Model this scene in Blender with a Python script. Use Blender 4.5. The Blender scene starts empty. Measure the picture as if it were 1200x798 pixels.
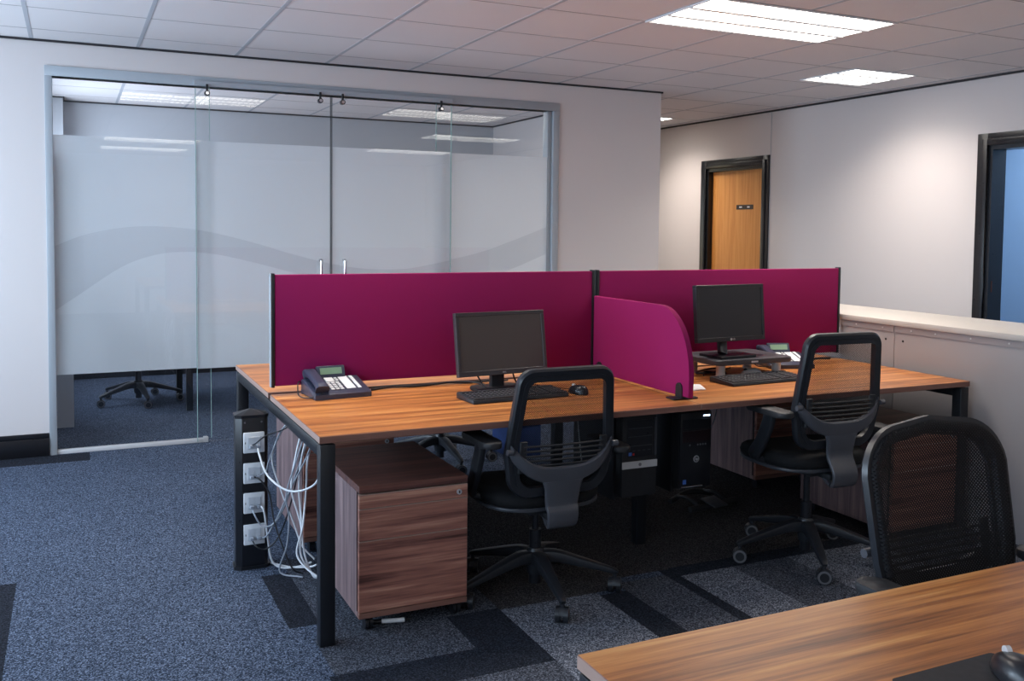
import bpy, bmesh, math, random
from mathutils import Vector, Matrix
random.seed(7)
PI = math.pi
C = bpy.context.scene.collection

# ------------------------------------------------------------------ helpers
class MB:
    def __init__(s):
        s.bm = bmesh.new(); s.mi = 0
    def _fin(s, faces):
        for f in faces: f.material_index = s.mi
    def box(s, x0, x1, y0, y1, z0, z1, bev=0, seg=2, m=None):
        v = [s.bm.verts.new((x, y, z)) for x in (x0, x1) for y in (y0, y1) for z in (z0, z1)]
        q = [(0,1,3,2),(4,6,7,5),(0,4,5,1),(2,3,7,6),(0,2,6,4),(1,5,7,3)]
        fs = [s.bm.faces.new([v[i] for i in a]) for a in q]
        s._fin(fs)
        if m is not None: bmesh.ops.transform(s.bm, matrix=m, verts=v)
        if bev:
            es = list({e for f in fs for e in f.edges})
            r = bmesh.ops.bevel(s.bm, geom=es, offset=bev, segments=seg, profile=.5, affect='EDGES')
            s._fin(r['faces'])
        return s
    def prism(s, pts, a, b, axis='Y', m=None, bev=0):
        """polygon pts in the plane normal to axis, extruded from a to b"""
        def P(p, w):
            return {'Y': (p[0], w, p[1]), 'X': (w, p[0], p[1]), 'Z': (p[0], p[1], w)}[axis]
        va = [s.bm.verts.new(P(p, a)) for p in pts]; vb = [s.bm.verts.new(P(p, b)) for p in pts]
        n = len(pts); fs = [s.bm.faces.new(va[::-1]), s.bm.faces.new(vb)]
        for i in range(n): fs.append(s.bm.faces.new((va[i], va[(i+1) % n], vb[(i+1) % n], vb[i])))
        s._fin(fs)
        if m is not None: bmesh.ops.transform(s.bm, matrix=m, verts=va+vb)
        if bev:
            es = list(set(fs[0].edges) | set(fs[1].edges))
            r = bmesh.ops.bevel(s.bm, geom=es, offset=bev, segments=2, profile=.5, affect='EDGES'); s._fin(r['faces'])
        bmesh.ops.recalc_face_normals(s.bm, faces=[f for f in s.bm.faces])
        return s
    def lathe(s, prof, n=24, m=None):
        """prof = (radius, height) pairs, turned about Z"""
        rings = []
        for r, z in prof:
            rings.append([s.bm.verts.new((r*math.cos(2*PI*k/n), r*math.sin(2*PI*k/n), z)) for k in range(n)] if r > 1e-6 else [s.bm.verts.new((0,0,z))])
        fs = []
        for A, B in zip(rings, rings[1:]):
            for k in range(n):
                a = [A[k % len(A)]] + ([A[(k+1) % n]] if len(A) > 1 else []); b = ([B[(k+1) % n]] if len(B) > 1 else []) + [B[k % len(B)]]
                if len(a+b) > 2: fs.append(s.bm.faces.new(a+b))
        if len(rings[0]) > 1: fs.append(s.bm.faces.new(rings[0][::-1]))
        if len(rings[-1]) > 1: fs.append(s.bm.faces.new(rings[-1]))
        s._fin(fs)
        if m is not None: bmesh.ops.transform(s.bm, matrix=m, verts=[v for r in rings for v in r])
        return s
    def cyl(s, p, q, r, r2=None, n=16):
        p, q = Vector(p), Vector(q); d = q-p
        m = Matrix.Translation(p) @ d.to_track_quat('Z', 'Y').to_matrix().to_4x4()
        return s.lathe([(r, 0), (r if r2 is None else r2, d.length)], n, m)
    def sweep(s, pts, prof, normal=None, closed=False, scale=None, cap=True):
        """prof(a, b) swept; a runs along tangent x normal, b along the normal"""
        pts = [Vector(p) for p in pts]; n = len(pts); rings = []; nn = None
        for i, p in enumerate(pts):
            if closed: t = pts[(i+1) % n]-pts[i-1]
            else: t = pts[min(i+1, n-1)]-pts[max(i-1, 0)]
            t = t.normalized() if t.length > 1e-9 else Vector((0,0,1))
            if normal is not None: nn = Vector(normal)
            elif nn is None:
                nn = Vector((0,0,1)) if abs(t.z) < .9 else Vector((1,0,0))
            sd = t.cross(nn).normalized(); nn = sd.cross(t).normalized()
            pr = prof[i] if isinstance(prof[0][0], (tuple, list)) else prof
            k = scale[i] if scale else 1
            k = k if isinstance(k, tuple) else (k, k)
            rings.append([s.bm.verts.new(p + sd*a*k[0] + nn*b*k[1]) for a, b in pr])
        fs = []; m = len(rings[0])
        for i in range(n if closed else n-1):
            A, B = rings[i], rings[(i+1) % n]
            for k in range(m): fs.append(s.bm.faces.new((A[k], A[(k+1) % m], B[(k+1) % m], B[k])))
        if not closed and cap: fs += [s.bm.faces.new(rings[0][::-1]), s.bm.faces.new(rings[-1])]
        s._fin(fs); bmesh.ops.recalc_face_normals(s.bm, faces=fs)
        return s
    def tube(s, pts, r, n=8, smooth=6, closed=False):
        P = catmull(pts, smooth) if smooth else pts
        return s.sweep(P, [(r*math.cos(2*PI*k/n), r*math.sin(2*PI*k/n)) for k in range(n)], closed=closed)
    def surf(s, f, nu, nv):
        g = [[s.bm.verts.new(f(i/nu, j/nv)) for j in range(nv+1)] for i in range(nu+1)]
        fs = [s.bm.faces.new((g[i][j], g[i+1][j], g[i+1][j+1], g[i][j+1])) for i in range(nu) for j in range(nv)]
        s._fin(fs); return s
    def build(s, name, mat, parent=None, smooth=None, loc=None):
        me = bpy.data.meshes.new(name)
        bmesh.ops.remove_doubles(s.bm, verts=s.bm.verts, dist=1e-6)
        s.bm.to_mesh(me); s.bm.free()
        for m_ in (mat if isinstance(mat, (list, tuple)) else [mat]): me.materials.append(m_)
        if smooth is not None:
            me.shade_smooth(); me.set_sharp_from_angle(angle=math.radians(smooth))
        o = bpy.data.objects.new(name, me); C.objects.link(o)
        if parent: o.parent = parent
        if loc: o.location = loc
        return o

def catmull(pts, k=6):
    P = [Vector(p) for p in pts]
    if len(P) < 3: return P
    P = [2*P[0]-P[1]] + P + [2*P[-1]-P[-2]]; out = []
    for i in range(1, len(P)-2):
        a, b, c, d = P[i-1:i+3]
        for j in range(k):
            t = j/k
            out.append(.5*((2*b)+(c-a)*t+(2*a-5*b+4*c-d)*t*t+(3*b-a-3*c+d)*t**3))
    out.append(P[-2]); return out

def text_mesh(body, size, mat, parent, M4, align='CENTER', shear=0):
    cu = bpy.data.curves.new('lettering', 'FONT'); cu.body = body; cu.size = size; cu.extrude = .0003; cu.align_x = align; cu.align_y = 'CENTER'; cu.shear = shear
    tmp = bpy.data.objects.new('lettering', cu); me = bpy.data.meshes.new_from_object(tmp); bpy.data.objects.remove(tmp)
    me.materials.clear(); me.materials.append(mat)
    o = bpy.data.objects.new('lettering', me); C.objects.link(o); o.parent = parent; o.matrix_local = M4; return o
def tag(o, label=None, cat=None, group=None, kind=None):
    if label: o['label'] = label
    if cat: o['category'] = cat
    if group: o['group'] = group
    if kind: o['kind'] = kind
    return o
def thing(name, label, cat, loc=(0,0,0), rz=0, group=None):
    o = bpy.data.objects.new(name, None); C.objects.link(o)
    o.location = loc; o.rotation_euler = (0,0,rz); o.empty_display_size = .1
    return tag(o, label, cat, group)
def struct(o): return tag(o, kind='structure')
def copy_tree(o, parent=None):
    c = o.copy(); C.objects.link(c); c.parent = parent
    for ch in [x for x in list(C.objects) if x.parent == o]: copy_tree(ch, c)
    return c
def rot(ax, deg): return Matrix.Rotation(math.radians(deg), 4, ax)
def tr(x, y, z): return Matrix.Translation((x, y, z))
def rrect(w, h, r, n=5, cx=0, cy=0):
    pts = []
    for sx, sy, a0 in ((1,1,0),(-1,1,90),(-1,-1,180),(1,-1,270)):
        for k in range(n+1):
            a = math.radians(a0+90*k/n); pts.append((cx+sx*(w/2-r)+r*math.cos(a), cy+sy*(h/2-r)+r*math.sin(a)))
    return pts

# ------------------------------------------------------------------ materials
def srgb(r, g, b):
    f = lambda c: (c/255/12.92) if c/255 <= .04045 else ((c/255+.055)/1.055)**2.4
    return (f(r), f(g), f(b), 1)
class NT:
    def __init__(s, name):
        s.m = bpy.data.materials.new(name); s.m.use_nodes = True; s.t = s.m.node_tree; s.t.nodes.clear()
        s.out = s.n('ShaderNodeOutputMaterial')
    def n(s, ty, **k):
        nd = s.t.nodes.new(ty)
        for a, b in k.items():
            if a.startswith('_'):
                key = a[1:].replace('_', ' ')
                nd.inputs[int(key) if key.isdigit() else key].default_value = b
            else: setattr(nd, a, b)
        return nd
    def l(s, a, b): s.t.links.new(a, b)
def pbr(name, col, rough=.5, metal=0, spec=.5, bump=None, coat=0, emis=None, es=0, sheen=0):
    t = NT(name); p = t.n('ShaderNodeBsdfPrincipled')
    p.inputs['Base Color'].default_value = col; p.inputs['Roughness'].default_value = rough
    p.inputs['Metallic'].default_value = metal; p.inputs['Specular IOR Level'].default_value = spec
    p.inputs['Coat Weight'].default_value = coat
    if sheen: p.inputs['Sheen Weight'].default_value = sheen
    if emis: p.inputs['Emission Color'].default_value = emis; p.inputs['Emission Strength'].default_value = es
    tc = t.n('ShaderNodeTexCoord'); sc, st, amt = bump or (60, .04, .06)
    no = t.n('ShaderNodeTexNoise', _Scale=sc); no.inputs['Detail'].default_value = 3
    t.l(tc.outputs['Object'], no.inputs['Vector'])
    b = t.n('ShaderNodeBump', _Strength=st, _Distance=.002); t.l(no.outputs['Fac'], b.inputs['Height']); t.l(b.outputs[0], p.inputs['Normal'])
    mr = t.n('ShaderNodeMapRange', _To_Min=max(0, rough-amt), _To_Max=min(1, rough+amt)); t.l(no.outputs['Fac'], mr.inputs['Value']); t.l(mr.outputs[0], p.inputs['Roughness'])
    t.l(p.outputs[0], t.out.inputs[0]); return t.m
def wood(name, cols, axis='X', across='Y', rough=.35, sc=1.0, spec=.5, flow=.15):
    """banded walnut laminate, grain running along axis"""
    t = NT(name); tc = t.n('ShaderNodeTexCoord'); mp = t.n('ShaderNodeMapping')
    s = {'X': 10, 'Y': 10, 'Z': 10}; s[axis] = .5
    mp.inputs['Scale'].default_value = tuple(v*sc for v in (s['X'], s['Y'], s['Z']))
    oi = t.n('ShaderNodeObjectInfo'); 
    t.l(tc.outputs['Object'], mp.inputs['Vector'])
    warp = t.n('ShaderNodeTexNoise', _Scale=1.1); warp.inputs['Detail'].default_value = 2
    t.l(mp.outputs[0], warp.inputs['Vector'])
    mx = t.n('ShaderNodeVectorMath', operation='SCALE', _Scale=flow*4); t.l(warp.outputs['Color'], mx.inputs[0])
    ad = t.n('ShaderNodeVectorMath', operation='ADD'); t.l(mp.outputs[0], ad.inputs[0]); t.l(mx.outputs[0], ad.inputs[1])
    n1 = t.n('ShaderNodeTexNoise', _Scale=2.2); n1.inputs['Detail'].default_value = 6; n1.inputs['Roughness'].default_value = .62
    t.l(ad.outputs[0], n1.inputs['Vector'])
    mp2 = t.n('ShaderNodeMapping'); s2 = {'X': 90, 'Y': 90, 'Z': 90}; s2[axis] = 2.5
    mp2.inputs['Scale'].default_value = (s2['X'], s2['Y'], s2['Z']); t.l(tc.outputs['Object'], mp2.inputs['Vector'])
    n2 = t.n('ShaderNodeTexNoise', _Scale=1.5); n2.inputs['Detail'].default_value = 3; t.l(mp2.outputs[0], n2.inputs['Vector'])
    m = t.n('ShaderNodeMix', data_type='FLOAT', _0=.22); t.l(n1.outputs['Fac'], m.inputs[2]); t.l(n2.outputs['Fac'], m.inputs[3])
    r = t.n('ShaderNodeValToRGB'); e = r.color_ramp.elements
    pos = [.36, .44, .5, .555, .63][:len(cols)] if len(cols) == 5 else [.38, .5, .62]
    e[0].position, e[0].color = pos[0], cols[0]; e[1].position, e[1].color = pos[-1], cols[-1]
    for p_, c_ in list(zip(pos, cols))[1:-1]: x = e.new(p_); x.color = c_
    t.l(m.outputs[0], r.inputs[0])
    p = t.n('ShaderNodeBsdfPrincipled'); p.inputs['Roughness'].default_value = rough; p.inputs['Specular IOR Level'].default_value = spec
    t.l(r.outputs[0], p.inputs['Base Color'])
    b = t.n('ShaderNodeBump', _Strength=.05, _Distance=.001); t.l(n2.outputs['Fac'], b.inputs['Height']); t.l(b.outputs[0], p.inputs['Normal'])
    t.l(p.outputs[0], t.out.inputs[0]); return t.m
def carpet(name, c0, c1, c2):
    t = NT(name); tc = t.n('ShaderNodeTexCoord')
    n = t.n('ShaderNodeTexNoise', _Scale=150); n.inputs['Detail'].default_value = 2; n.inputs['Roughness'].default_value = .7
    v = t.n('ShaderNodeTexVoronoi', _Scale=250)
    n3 = t.n('ShaderNodeTexNoise', _Scale=2.0)
    for x in (n, v, n3): t.l(tc.outputs['Object'], x.inputs['Vector'])
    sx = t.n('ShaderNodeSeparateColor'); t.l(v.outputs['Color'], sx.inputs[0])
    mf = t.n('ShaderNodeMix', data_type='FLOAT', _0=.42); t.l(n.outputs['Fac'], mf.inputs[2]); t.l(sx.outputs[0], mf.inputs[3])
    mx = t.n('ShaderNodeValToRGB'); e = mx.color_ramp.elements
    e[0].position, e[0].color = .27, c0; e[1].position, e[1].color = .75, c2; x = e.new(.5); x.color = c1
    t.l(mf.outputs[0], mx.inputs[0])
    mr = t.n('ShaderNodeMapRange', _To_Min=.88, _To_Max=1.12); t.l(n3.outputs['Fac'], mr.inputs['Value'])
    sc = t.n('ShaderNodeVectorMath', operation='SCALE'); t.l(mx.outputs[0], sc.inputs[0]); t.l(mr.outputs[0], sc.inputs['Scale'])
    p = t.n('ShaderNodeBsdfPrincipled', _Roughness=1.0); p.inputs['Specular IOR Level'].default_value = .1
    t.l(sc.outputs[0], p.inputs['Base Color'])
    b = t.n('ShaderNodeBump', _Strength=.25, _Distance=.003); t.l(n.outputs['Fac'], b.inputs['Height']); t.l(b.outputs[0], p.inputs['Normal'])
    t.l(p.outputs[0], t.out.inputs[0]); return t.m
def glass(name, tint=(.98,.99,.99,1), rough=0.0):
    t = NT(name); tr_ = t.n('ShaderNodeBsdfTransparent', _Color=tint); g = t.n('ShaderNodeBsdfGlossy', _Roughness=rough)
    f = t.n('ShaderNodeFresnel', _IOR=1.5); m = t.n('ShaderNodeMixShader')
    # thin pane: the far face reflects like the near one instead of by total internal reflection
    ge = t.n('ShaderNodeNewGeometry'); mi = t.n('ShaderNodeMapRange', _To_Min=1.5, _To_Max=1/1.5); t.l(ge.outputs['Backfacing'], mi.inputs['Value']); t.l(mi.outputs[0], f.inputs['IOR'])
    t.l(f.outputs[0], m.inputs[0]); t.l(tr_.outputs[0], m.inputs[1]); t.l(g.outputs[0], m.inputs[2]); t.l(m.outputs[0], t.out.inputs[0]); return t.m
def film(name, clear, blur, col):
    """etched privacy film: part clear, part blurred transmission, part scattered light"""
    t = NT(name); tc = t.n('ShaderNodeTexCoord'); no = t.n('ShaderNodeTexNoise', _Scale=900)
    t.l(tc.outputs['Object'], no.inputs['Vector'])
    d = t.n('ShaderNodeBsdfDiffuse', _Color=col); tl = t.n('ShaderNodeBsdfTranslucent', _Color=col)
    a = t.n('ShaderNodeMixShader', _0=.35); t.l(d.outputs[0], a.inputs[1]); t.l(tl.outputs[0], a.inputs[2])
    rf = t.n('ShaderNodeBsdfRefraction', _IOR=1.2, _Roughness=.75); rf.inputs['Color'].default_value = (.95,.96,.97,1)
    b = t.n('ShaderNodeMixShader', _0=blur); t.l(a.outputs[0], b.inputs[1]); t.l(rf.outputs[0], b.inputs[2])
    tp = t.n('ShaderNodeBsdfTransparent'); c = t.n('ShaderNodeMixShader', _0=clear)
    mr = t.n('ShaderNodeMapRange', _To_Min=clear-.03, _To_Max=clear+.03); t.l(no.outputs['Fac'], mr.inputs['Value']); t.l(mr.outputs[0], c.inputs[0])
    t.l(b.outputs[0], c.inputs[1]); t.l(tp.outputs[0], c.inputs[2]); t.l(c.outputs[0], t.out.inputs[0]); return t.m
def netting(name, col, freq, hole):
    """woven fabric with small see-through holes"""
    t = NT(name); tc = t.n('ShaderNodeTexCoord'); mp = t.n('ShaderNodeMapping'); mp.inputs['Rotation'].default_value = (0, math.radians(45), 0)
    mp.inputs['Scale'].default_value = (freq,)*3; t.l(tc.outputs['Object'], mp.inputs['Vector'])
    sp = t.n('ShaderNodeSeparateXYZ'); t.l(mp.outputs[0], sp.inputs[0])
    sn = []
    for k in (0, 2):
        q = t.n('ShaderNodeMath', operation='SINE'); t.l(sp.outputs[k], q.inputs[0]); sn.append(q)
    pr = t.n('ShaderNodeMath', operation='ADD'); t.l(sn[0].outputs[0], pr.inputs[0]); t.l(sn[1].outputs[0], pr.inputs[1])
    mr = t.n('ShaderNodeMapRange', _From_Min=hole-.5, _From_Max=hole+.5, _To_Min=0, _To_Max=1); t.l(pr.outputs[0], mr.inputs['Value'])
    p = t.n('ShaderNodeBsdfPrincipled', _Roughness=.75); p.inputs['Base Color'].default_value = col; p.inputs['Specular IOR Level'].default_value = .3
    tp = t.n('ShaderNodeBsdfTransparent'); m = t.n('ShaderNodeMixShader')
    t.l(mr.outputs[0], m.inputs[0]); t.l(p.outputs[0], m.inputs[1]); t.l(tp.outputs[0], m.inputs[2]); t.l(m.outputs[0], t.out.inputs[0]); return t.m
def emit(name, col, s):
    t = NT(name); e = t.n('ShaderNodeEmission', _Color=col, _Strength=s); t.l(e.outputs[0], t.out.inputs[0]); return t.m

M = {}
M['wall'] = pbr('wall_paint', srgb(212, 205, 203), .85, spec=.2, bump=(120, .05, .02))
M['wall_cool'] = pbr('meeting_room_paint', srgb(190, 193, 198), .85, spec=.2, bump=(120, .05, .02))
M['wall_blue'] = pbr('pale_blue_paint', srgb(150, 178, 208), .85, spec=.2)
M['tile'] = pbr('ceiling_tile', srgb(226, 222, 222), .95, spec=.1, bump=(220, .25, .02))
M['tbar'] = pbr('ceiling_grid_bar', srgb(178, 181, 187), .6)
M['groove'] = pbr('ceiling_tile_joint', srgb(150, 146, 148), .8)
M['dark_trim'] = pbr('dark_shadow_trim', srgb(40, 38, 42), .6)
M['black_gloss'] = pbr('black_gloss_paint', srgb(26, 27, 32), .3)
M['black_metal'] = pbr('black_powder_coat', srgb(24, 26, 31), .38, spec=.5)
M['plastic'] = pbr('black_plastic', srgb(34, 36, 41), .38)
M['plastic_matte'] = pbr('matte_black_plastic', srgb(30, 31, 35), .6)
M['plastic_grey'] = pbr('charcoal_plastic', srgb(58, 60, 66), .38); M['frame_black'] = pbr('black_frame_plastic', srgb(33, 35, 40), .34)
M['seat'] = pbr('black_seat_fabric', srgb(16, 17, 20), .8, spec=.3, bump=(500, .4, .05))
M['alu'] = pbr('brushed_aluminium', srgb(165, 168, 172), .38, metal=.7)
M['alu_frame'] = pbr('grey_aluminium_frame', srgb(166, 172, 178), .5, metal=.15)
M['chrome'] = pbr('chrome', srgb(210, 212, 215), .12, metal=1)
M['yoke'] = pbr('grey_yoke_plastic', srgb(70, 71, 77), .36)
M['rimlight'] = pbr('bright_lock_metal', srgb(200, 202, 206), .3, metal=.4)
M['rim'] = pbr('grey_caster_rim', srgb(118, 118, 122), .35, metal=.4)
M['white'] = pbr('white_plastic', srgb(225, 227, 230), .4)
M['silver'] = pbr('silver_plastic', srgb(200, 199, 200), .4, metal=.1)
M['cab'] = pbr('grey_cabinet_paint', srgb(150, 144, 144), .5, bump=(200, .05, .03))
M['cabtop'] = pbr('pale_cabinet_top', srgb(188, 182, 175), .5)
M['magenta'] = pbr('magenta_screen_fabric', srgb(138, 26, 84), .9, spec=.15, bump=(700, .5, .05))
M['screen1'] = pbr('grey_lcd_panel', srgb(74, 68, 66), .32, spec=.5, bump=(5, 0, .01))
M['screen2'] = pbr('dark_lcd_panel', srgb(38, 39, 43), .3, spec=.5, bump=(5, 0, .01))
M['bezel1'] = pbr('dark_bezel', srgb(56, 54, 58), .4)
M['lcd'] = pbr('green_lcd', srgb(120, 150, 125), .3)
M['phone'] = pbr('slate_phone_plastic', srgb(52, 58, 76), .33)
M['sticker'] = pbr('blue_sticker', srgb(80, 120, 200), .4)
M['red'] = pbr('red_dot', srgb(190, 40, 40), .4)
M['led'] = emit('blue_white_led', (.5, .7, 1, 1), 4)
M['blue'] = pbr('blue_plastic', srgb(30, 54, 104), .5)
M['purple'] = pbr('purple_plastic', srgb(110, 80, 180), .5)
M['cable_w'] = pbr('white_cable', srgb(215, 218, 222), .4)
M['cable_g'] = pbr('grey_cable', srgb(150, 156, 166), .4)
M['cable_k'] = pbr('black_cable', srgb(26, 27, 32), .4)
M['paper'] = pbr('white_paper', srgb(230, 232, 236), .8)
oak = wood('oak_door_veneer', [srgb(196, 128, 62), srgb(208, 142, 74), srgb(216, 154, 86)], 'Z', sc=1.5, rough=.4)
M['desk'] = wood('walnut_desktop', [srgb(112, 64, 30), srgb(160, 97, 50), srgb(186, 118, 62), srgb(200, 132, 70), srgb(220, 160, 96)], 'X', rough=.34, sc=1.0, flow=.10)
M['deskedge'] = wood('shaded_edge_band', [srgb(112, 76, 66), srgb(128, 90, 78), srgb(142, 102, 88)], 'X', rough=.45)  # the desktop's walnut, with the shade on its edges put into the colour
M['lip'] = pbr('pale_desk_lip', srgb(168, 140, 128), .35)  # on the desk ends the pale tone holds the window's reflection
M['ped'] = wood('walnut_drawer_front', [srgb(78, 46, 40), srgb(122, 78, 68), srgb(144, 95, 82), srgb(160, 108, 92), srgb(188, 138, 116)], 'X', rough=.42, sc=1.3, flow=.16)  # same laminate as the desktop, shade put in as darker, redder tones
M['pedside'] = wood('walnut_drawer_side', [srgb(92, 74, 76), srgb(120, 98, 98), srgb(142, 118, 116)], 'Z', rough=.42, sc=1.6)
M['pedtop'] = wood('walnut_drawer_top', [srgb(66, 38, 34), srgb(88, 54, 48), srgb(112, 72, 62)], 'X', rough=.4, sc=1.2)
M['carpet'] = carpet('blue_grey_carpet', srgb(22, 28, 38), srgb(52, 62, 79), srgb(118, 130, 152))
M['carpet_light'] = carpet('light_grey_carpet', srgb(34, 37, 45), srgb(78, 83, 94), srgb(156, 161, 172))
M['carpet_mid'] = carpet('mid_grey_carpet', srgb(27, 29, 35), srgb(56, 60, 69), srgb(110, 114, 125))
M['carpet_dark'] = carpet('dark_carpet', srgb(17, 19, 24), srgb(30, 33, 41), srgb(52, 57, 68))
M['carpet_brown'] = carpet('brown_grey_carpet', srgb(25, 24, 25), srgb(50, 48, 50), srgb(92, 89, 90))
M['glass'] = glass('clear_glass'); M['glass_edge'] = pbr('green_glass_edge', srgb(150, 178, 174), .2); M['gap_edge'] = pbr('dark_gap_edge', srgb(40, 44, 48), .4)  # dark edge colour stands for the shade in the gap between sliding panes
M['film'] = film('frosted_film', .03, .24, (.91, .93, .965, 1)); M['band'] = film('sheer_wave_film', .05, .26, (.76, .78, .82, 1))
M['net'] = netting('black_back_mesh', srgb(18, 19, 23), 1250, .15)
M['net_front'] = netting('fine_charcoal_back_mesh', srgb(20, 20, 24), 1000, .95)
M['bin_net'] = netting('wire_basket_mesh', srgb(60, 64, 72), 900, .2)
LIGHT_E = 4.5
M['tube'] = emit('fluorescent_light', (1, .95, .88, 1), LIGHT_E)
M['louvre'] = pbr('louvre_metal', srgb(225, 225, 225), .3, metal=.2)

# ------------------------------------------------------------------ dimensions
H = 2.5546; YW = 3.326; XR = 5.148; D = 1.78; W = 1.573
XE = 3.595                       # end of the partition wall, corridor beyond
XL = -3.0; YF = -6.6; YB = 8.6   # window wall, wall behind, corridor end

# ------------------------------------------------------------------ floor with planks of darker and lighter carpet
rects = [  # x0, x1, y0, y1, material slot
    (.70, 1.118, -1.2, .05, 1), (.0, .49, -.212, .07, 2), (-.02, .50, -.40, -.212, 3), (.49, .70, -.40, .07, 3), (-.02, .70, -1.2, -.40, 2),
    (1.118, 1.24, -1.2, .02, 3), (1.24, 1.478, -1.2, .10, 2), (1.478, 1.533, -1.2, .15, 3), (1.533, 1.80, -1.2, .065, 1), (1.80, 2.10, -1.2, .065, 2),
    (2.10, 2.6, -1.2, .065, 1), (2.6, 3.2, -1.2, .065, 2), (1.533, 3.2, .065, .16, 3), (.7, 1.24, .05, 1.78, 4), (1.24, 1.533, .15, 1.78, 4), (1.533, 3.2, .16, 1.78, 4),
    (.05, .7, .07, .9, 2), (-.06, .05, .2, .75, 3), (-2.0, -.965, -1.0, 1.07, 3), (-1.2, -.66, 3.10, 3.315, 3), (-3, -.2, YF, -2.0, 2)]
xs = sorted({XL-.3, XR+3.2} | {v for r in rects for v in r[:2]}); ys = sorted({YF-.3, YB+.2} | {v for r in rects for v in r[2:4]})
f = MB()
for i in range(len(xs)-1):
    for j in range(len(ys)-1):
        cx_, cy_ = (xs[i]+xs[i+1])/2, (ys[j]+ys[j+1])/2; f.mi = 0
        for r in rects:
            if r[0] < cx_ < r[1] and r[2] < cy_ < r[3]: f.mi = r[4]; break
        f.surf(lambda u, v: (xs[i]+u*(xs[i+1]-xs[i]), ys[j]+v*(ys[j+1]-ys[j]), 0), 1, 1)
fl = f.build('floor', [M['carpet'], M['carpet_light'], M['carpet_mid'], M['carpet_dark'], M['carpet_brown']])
struct(fl)

# ------------------------------------------------------------------ ceiling: tiles and grid
c = MB(); c.box(XL-.2, XR+3.1, YF-.2, YB+.2, H, H+.1)
c.mi = 1; k = -8
while 1.447+.6*k < XR+3.1:
    x = 1.447+.6*k; k += 1
    if x > XL and (x < XR): c.box(x-.011, x+.011, YF, YB, H-.0015, H+.001)
c.mi = 2; k = -14
while 1.198+.6*k < YB:
    y = 1.198+.6*k; k += 1
    if y > YF: c.box(XL, XR, y-.0035, y+.0035, H-.001, H+.001)
struct(c.build('ceiling', [M['tile'], M['tbar'], M['groove']]))

# ------------------------------------------------------------------ walls
def wall(name, boxes, mat=None):
    w = MB()
    for b in boxes: w.box(*b)
    return struct(w.build(name, mat or M['wall']))
OX0, OX1, OZ = -.885, 2.66, 2.40        # glazed opening
wall('wall_back', [(XL, OX0, YW, YW+.12, 0, H), (OX0, OX1, YW, YW+.12, OZ, H), (OX1, XE, YW, YW+.12, 0, H), (XE-.12, XE, YW+.12, 6.52, 0, H)])
wall('wall_meeting_back', [(-1.15, XE-.12, 6.40, 6.52, 0, H)], M['wall_cool'])
wall('wall_meeting_left', [(-1.15, -1.03, YW+.12, 4.6, 0, H), (-1.15, -1.03, 4.6, 6.0, 0, .9), (-1.15, -1.03, 4.6, 6.0, 2.2, H), (-1.15, -1.03, 6.0, 6.40, 0, H), (-1.03, -.80, 6.12, 6.40, 0, H), (-1.03, -.745, 4.16, 4.45, 0.0, 1.9)], M['wall_cool'])
D1 = (3.90, 4.77, 2.06); D2 = (.65, 1.51, 2.06)    # door openings in the right wall: y0, y1, height
wall('wall_right', [(XR, XR+.14, YF, D2[0], 0, H), (XR, XR+.14, D2[0], D2[1], D2[2], H), (XR, XR+.14, D2[1], D1[0], 0, H), (XR, XR+.14, D1[0], D1[1], D1[2], H), (XR, XR+.14, D1[1], YB, 0, H)])
wall('wall_corridor_end', [(XE-.12, XR+.14, YB, YB+.12, 0, H)])
wall('wall_front', [(XL-.12, XR+3.1, YF-.12, YF, 0, H)])
WIN = [(-6.0, -3.9), (-3.5, -1.4), (-1.0, 1.1), (1.4, 2.9)]; WZ = (.85, 2.15)
lw = [(XL-.12, XL, YF, YW+.12, 0, WZ[0]), (XL-.12, XL, YF, YW+.12, WZ[1], H)]
e = [YF] + [v for w_ in WIN for v in w_] + [YW+.12]
for a in range(0, len(e), 2): lw.append((XL-.12, XL, e[a], e[a+1], WZ[0], WZ[1]))
wall('wall_left', lw)
for i, (a, b) in enumerate(WIN):
    w = MB()
    for (y0, y1, z0, z1) in ((a, b, WZ[0], WZ[0]+.05), (a, b, WZ[1]-.05, WZ[1]), (a, a+.05, WZ[0], WZ[1]), (b-.05, b, WZ[0], WZ[1]), ((a+b)/2-.03, (a+b)/2+.03, WZ[0], WZ[1])):
        w.box(XL-.09, XL-.03, y0, y1, z0, z1)
    o = w.build('window_%d' % (i+2), M['white']); struct(o)
    g = MB(); g.box(XL-.064, XL-.058, a+.05, b-.05, WZ[0]+.05, WZ[1]-.05); g.build('window_pane', M['glass'], o)
w = MB()
for (y0, y1, z0, z1) in ((4.6, 6.0, .9, .95), (4.6, 6.0, 2.15, 2.2), (4.6, 4.65, .95, 2.15), (5.95, 6.0, .95, 2.15)): w.box(-1.12, -1.06, y0, y1, z0, z1)
struct(w.build('window_6', M['white']))  # unseen window, added so the meeting room gets brighter
# the room seen through the right doorway
wall('wall_side_room', [(XR+1.6, XR+1.7, -1.5, 3.0, 0, H), (XR+.14, XR+1.7, 2.9, 3.0, 0, H), (XR+.14, XR+1.7, -1.6, -1.5, 0, H)], M['wall_blue'])
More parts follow.
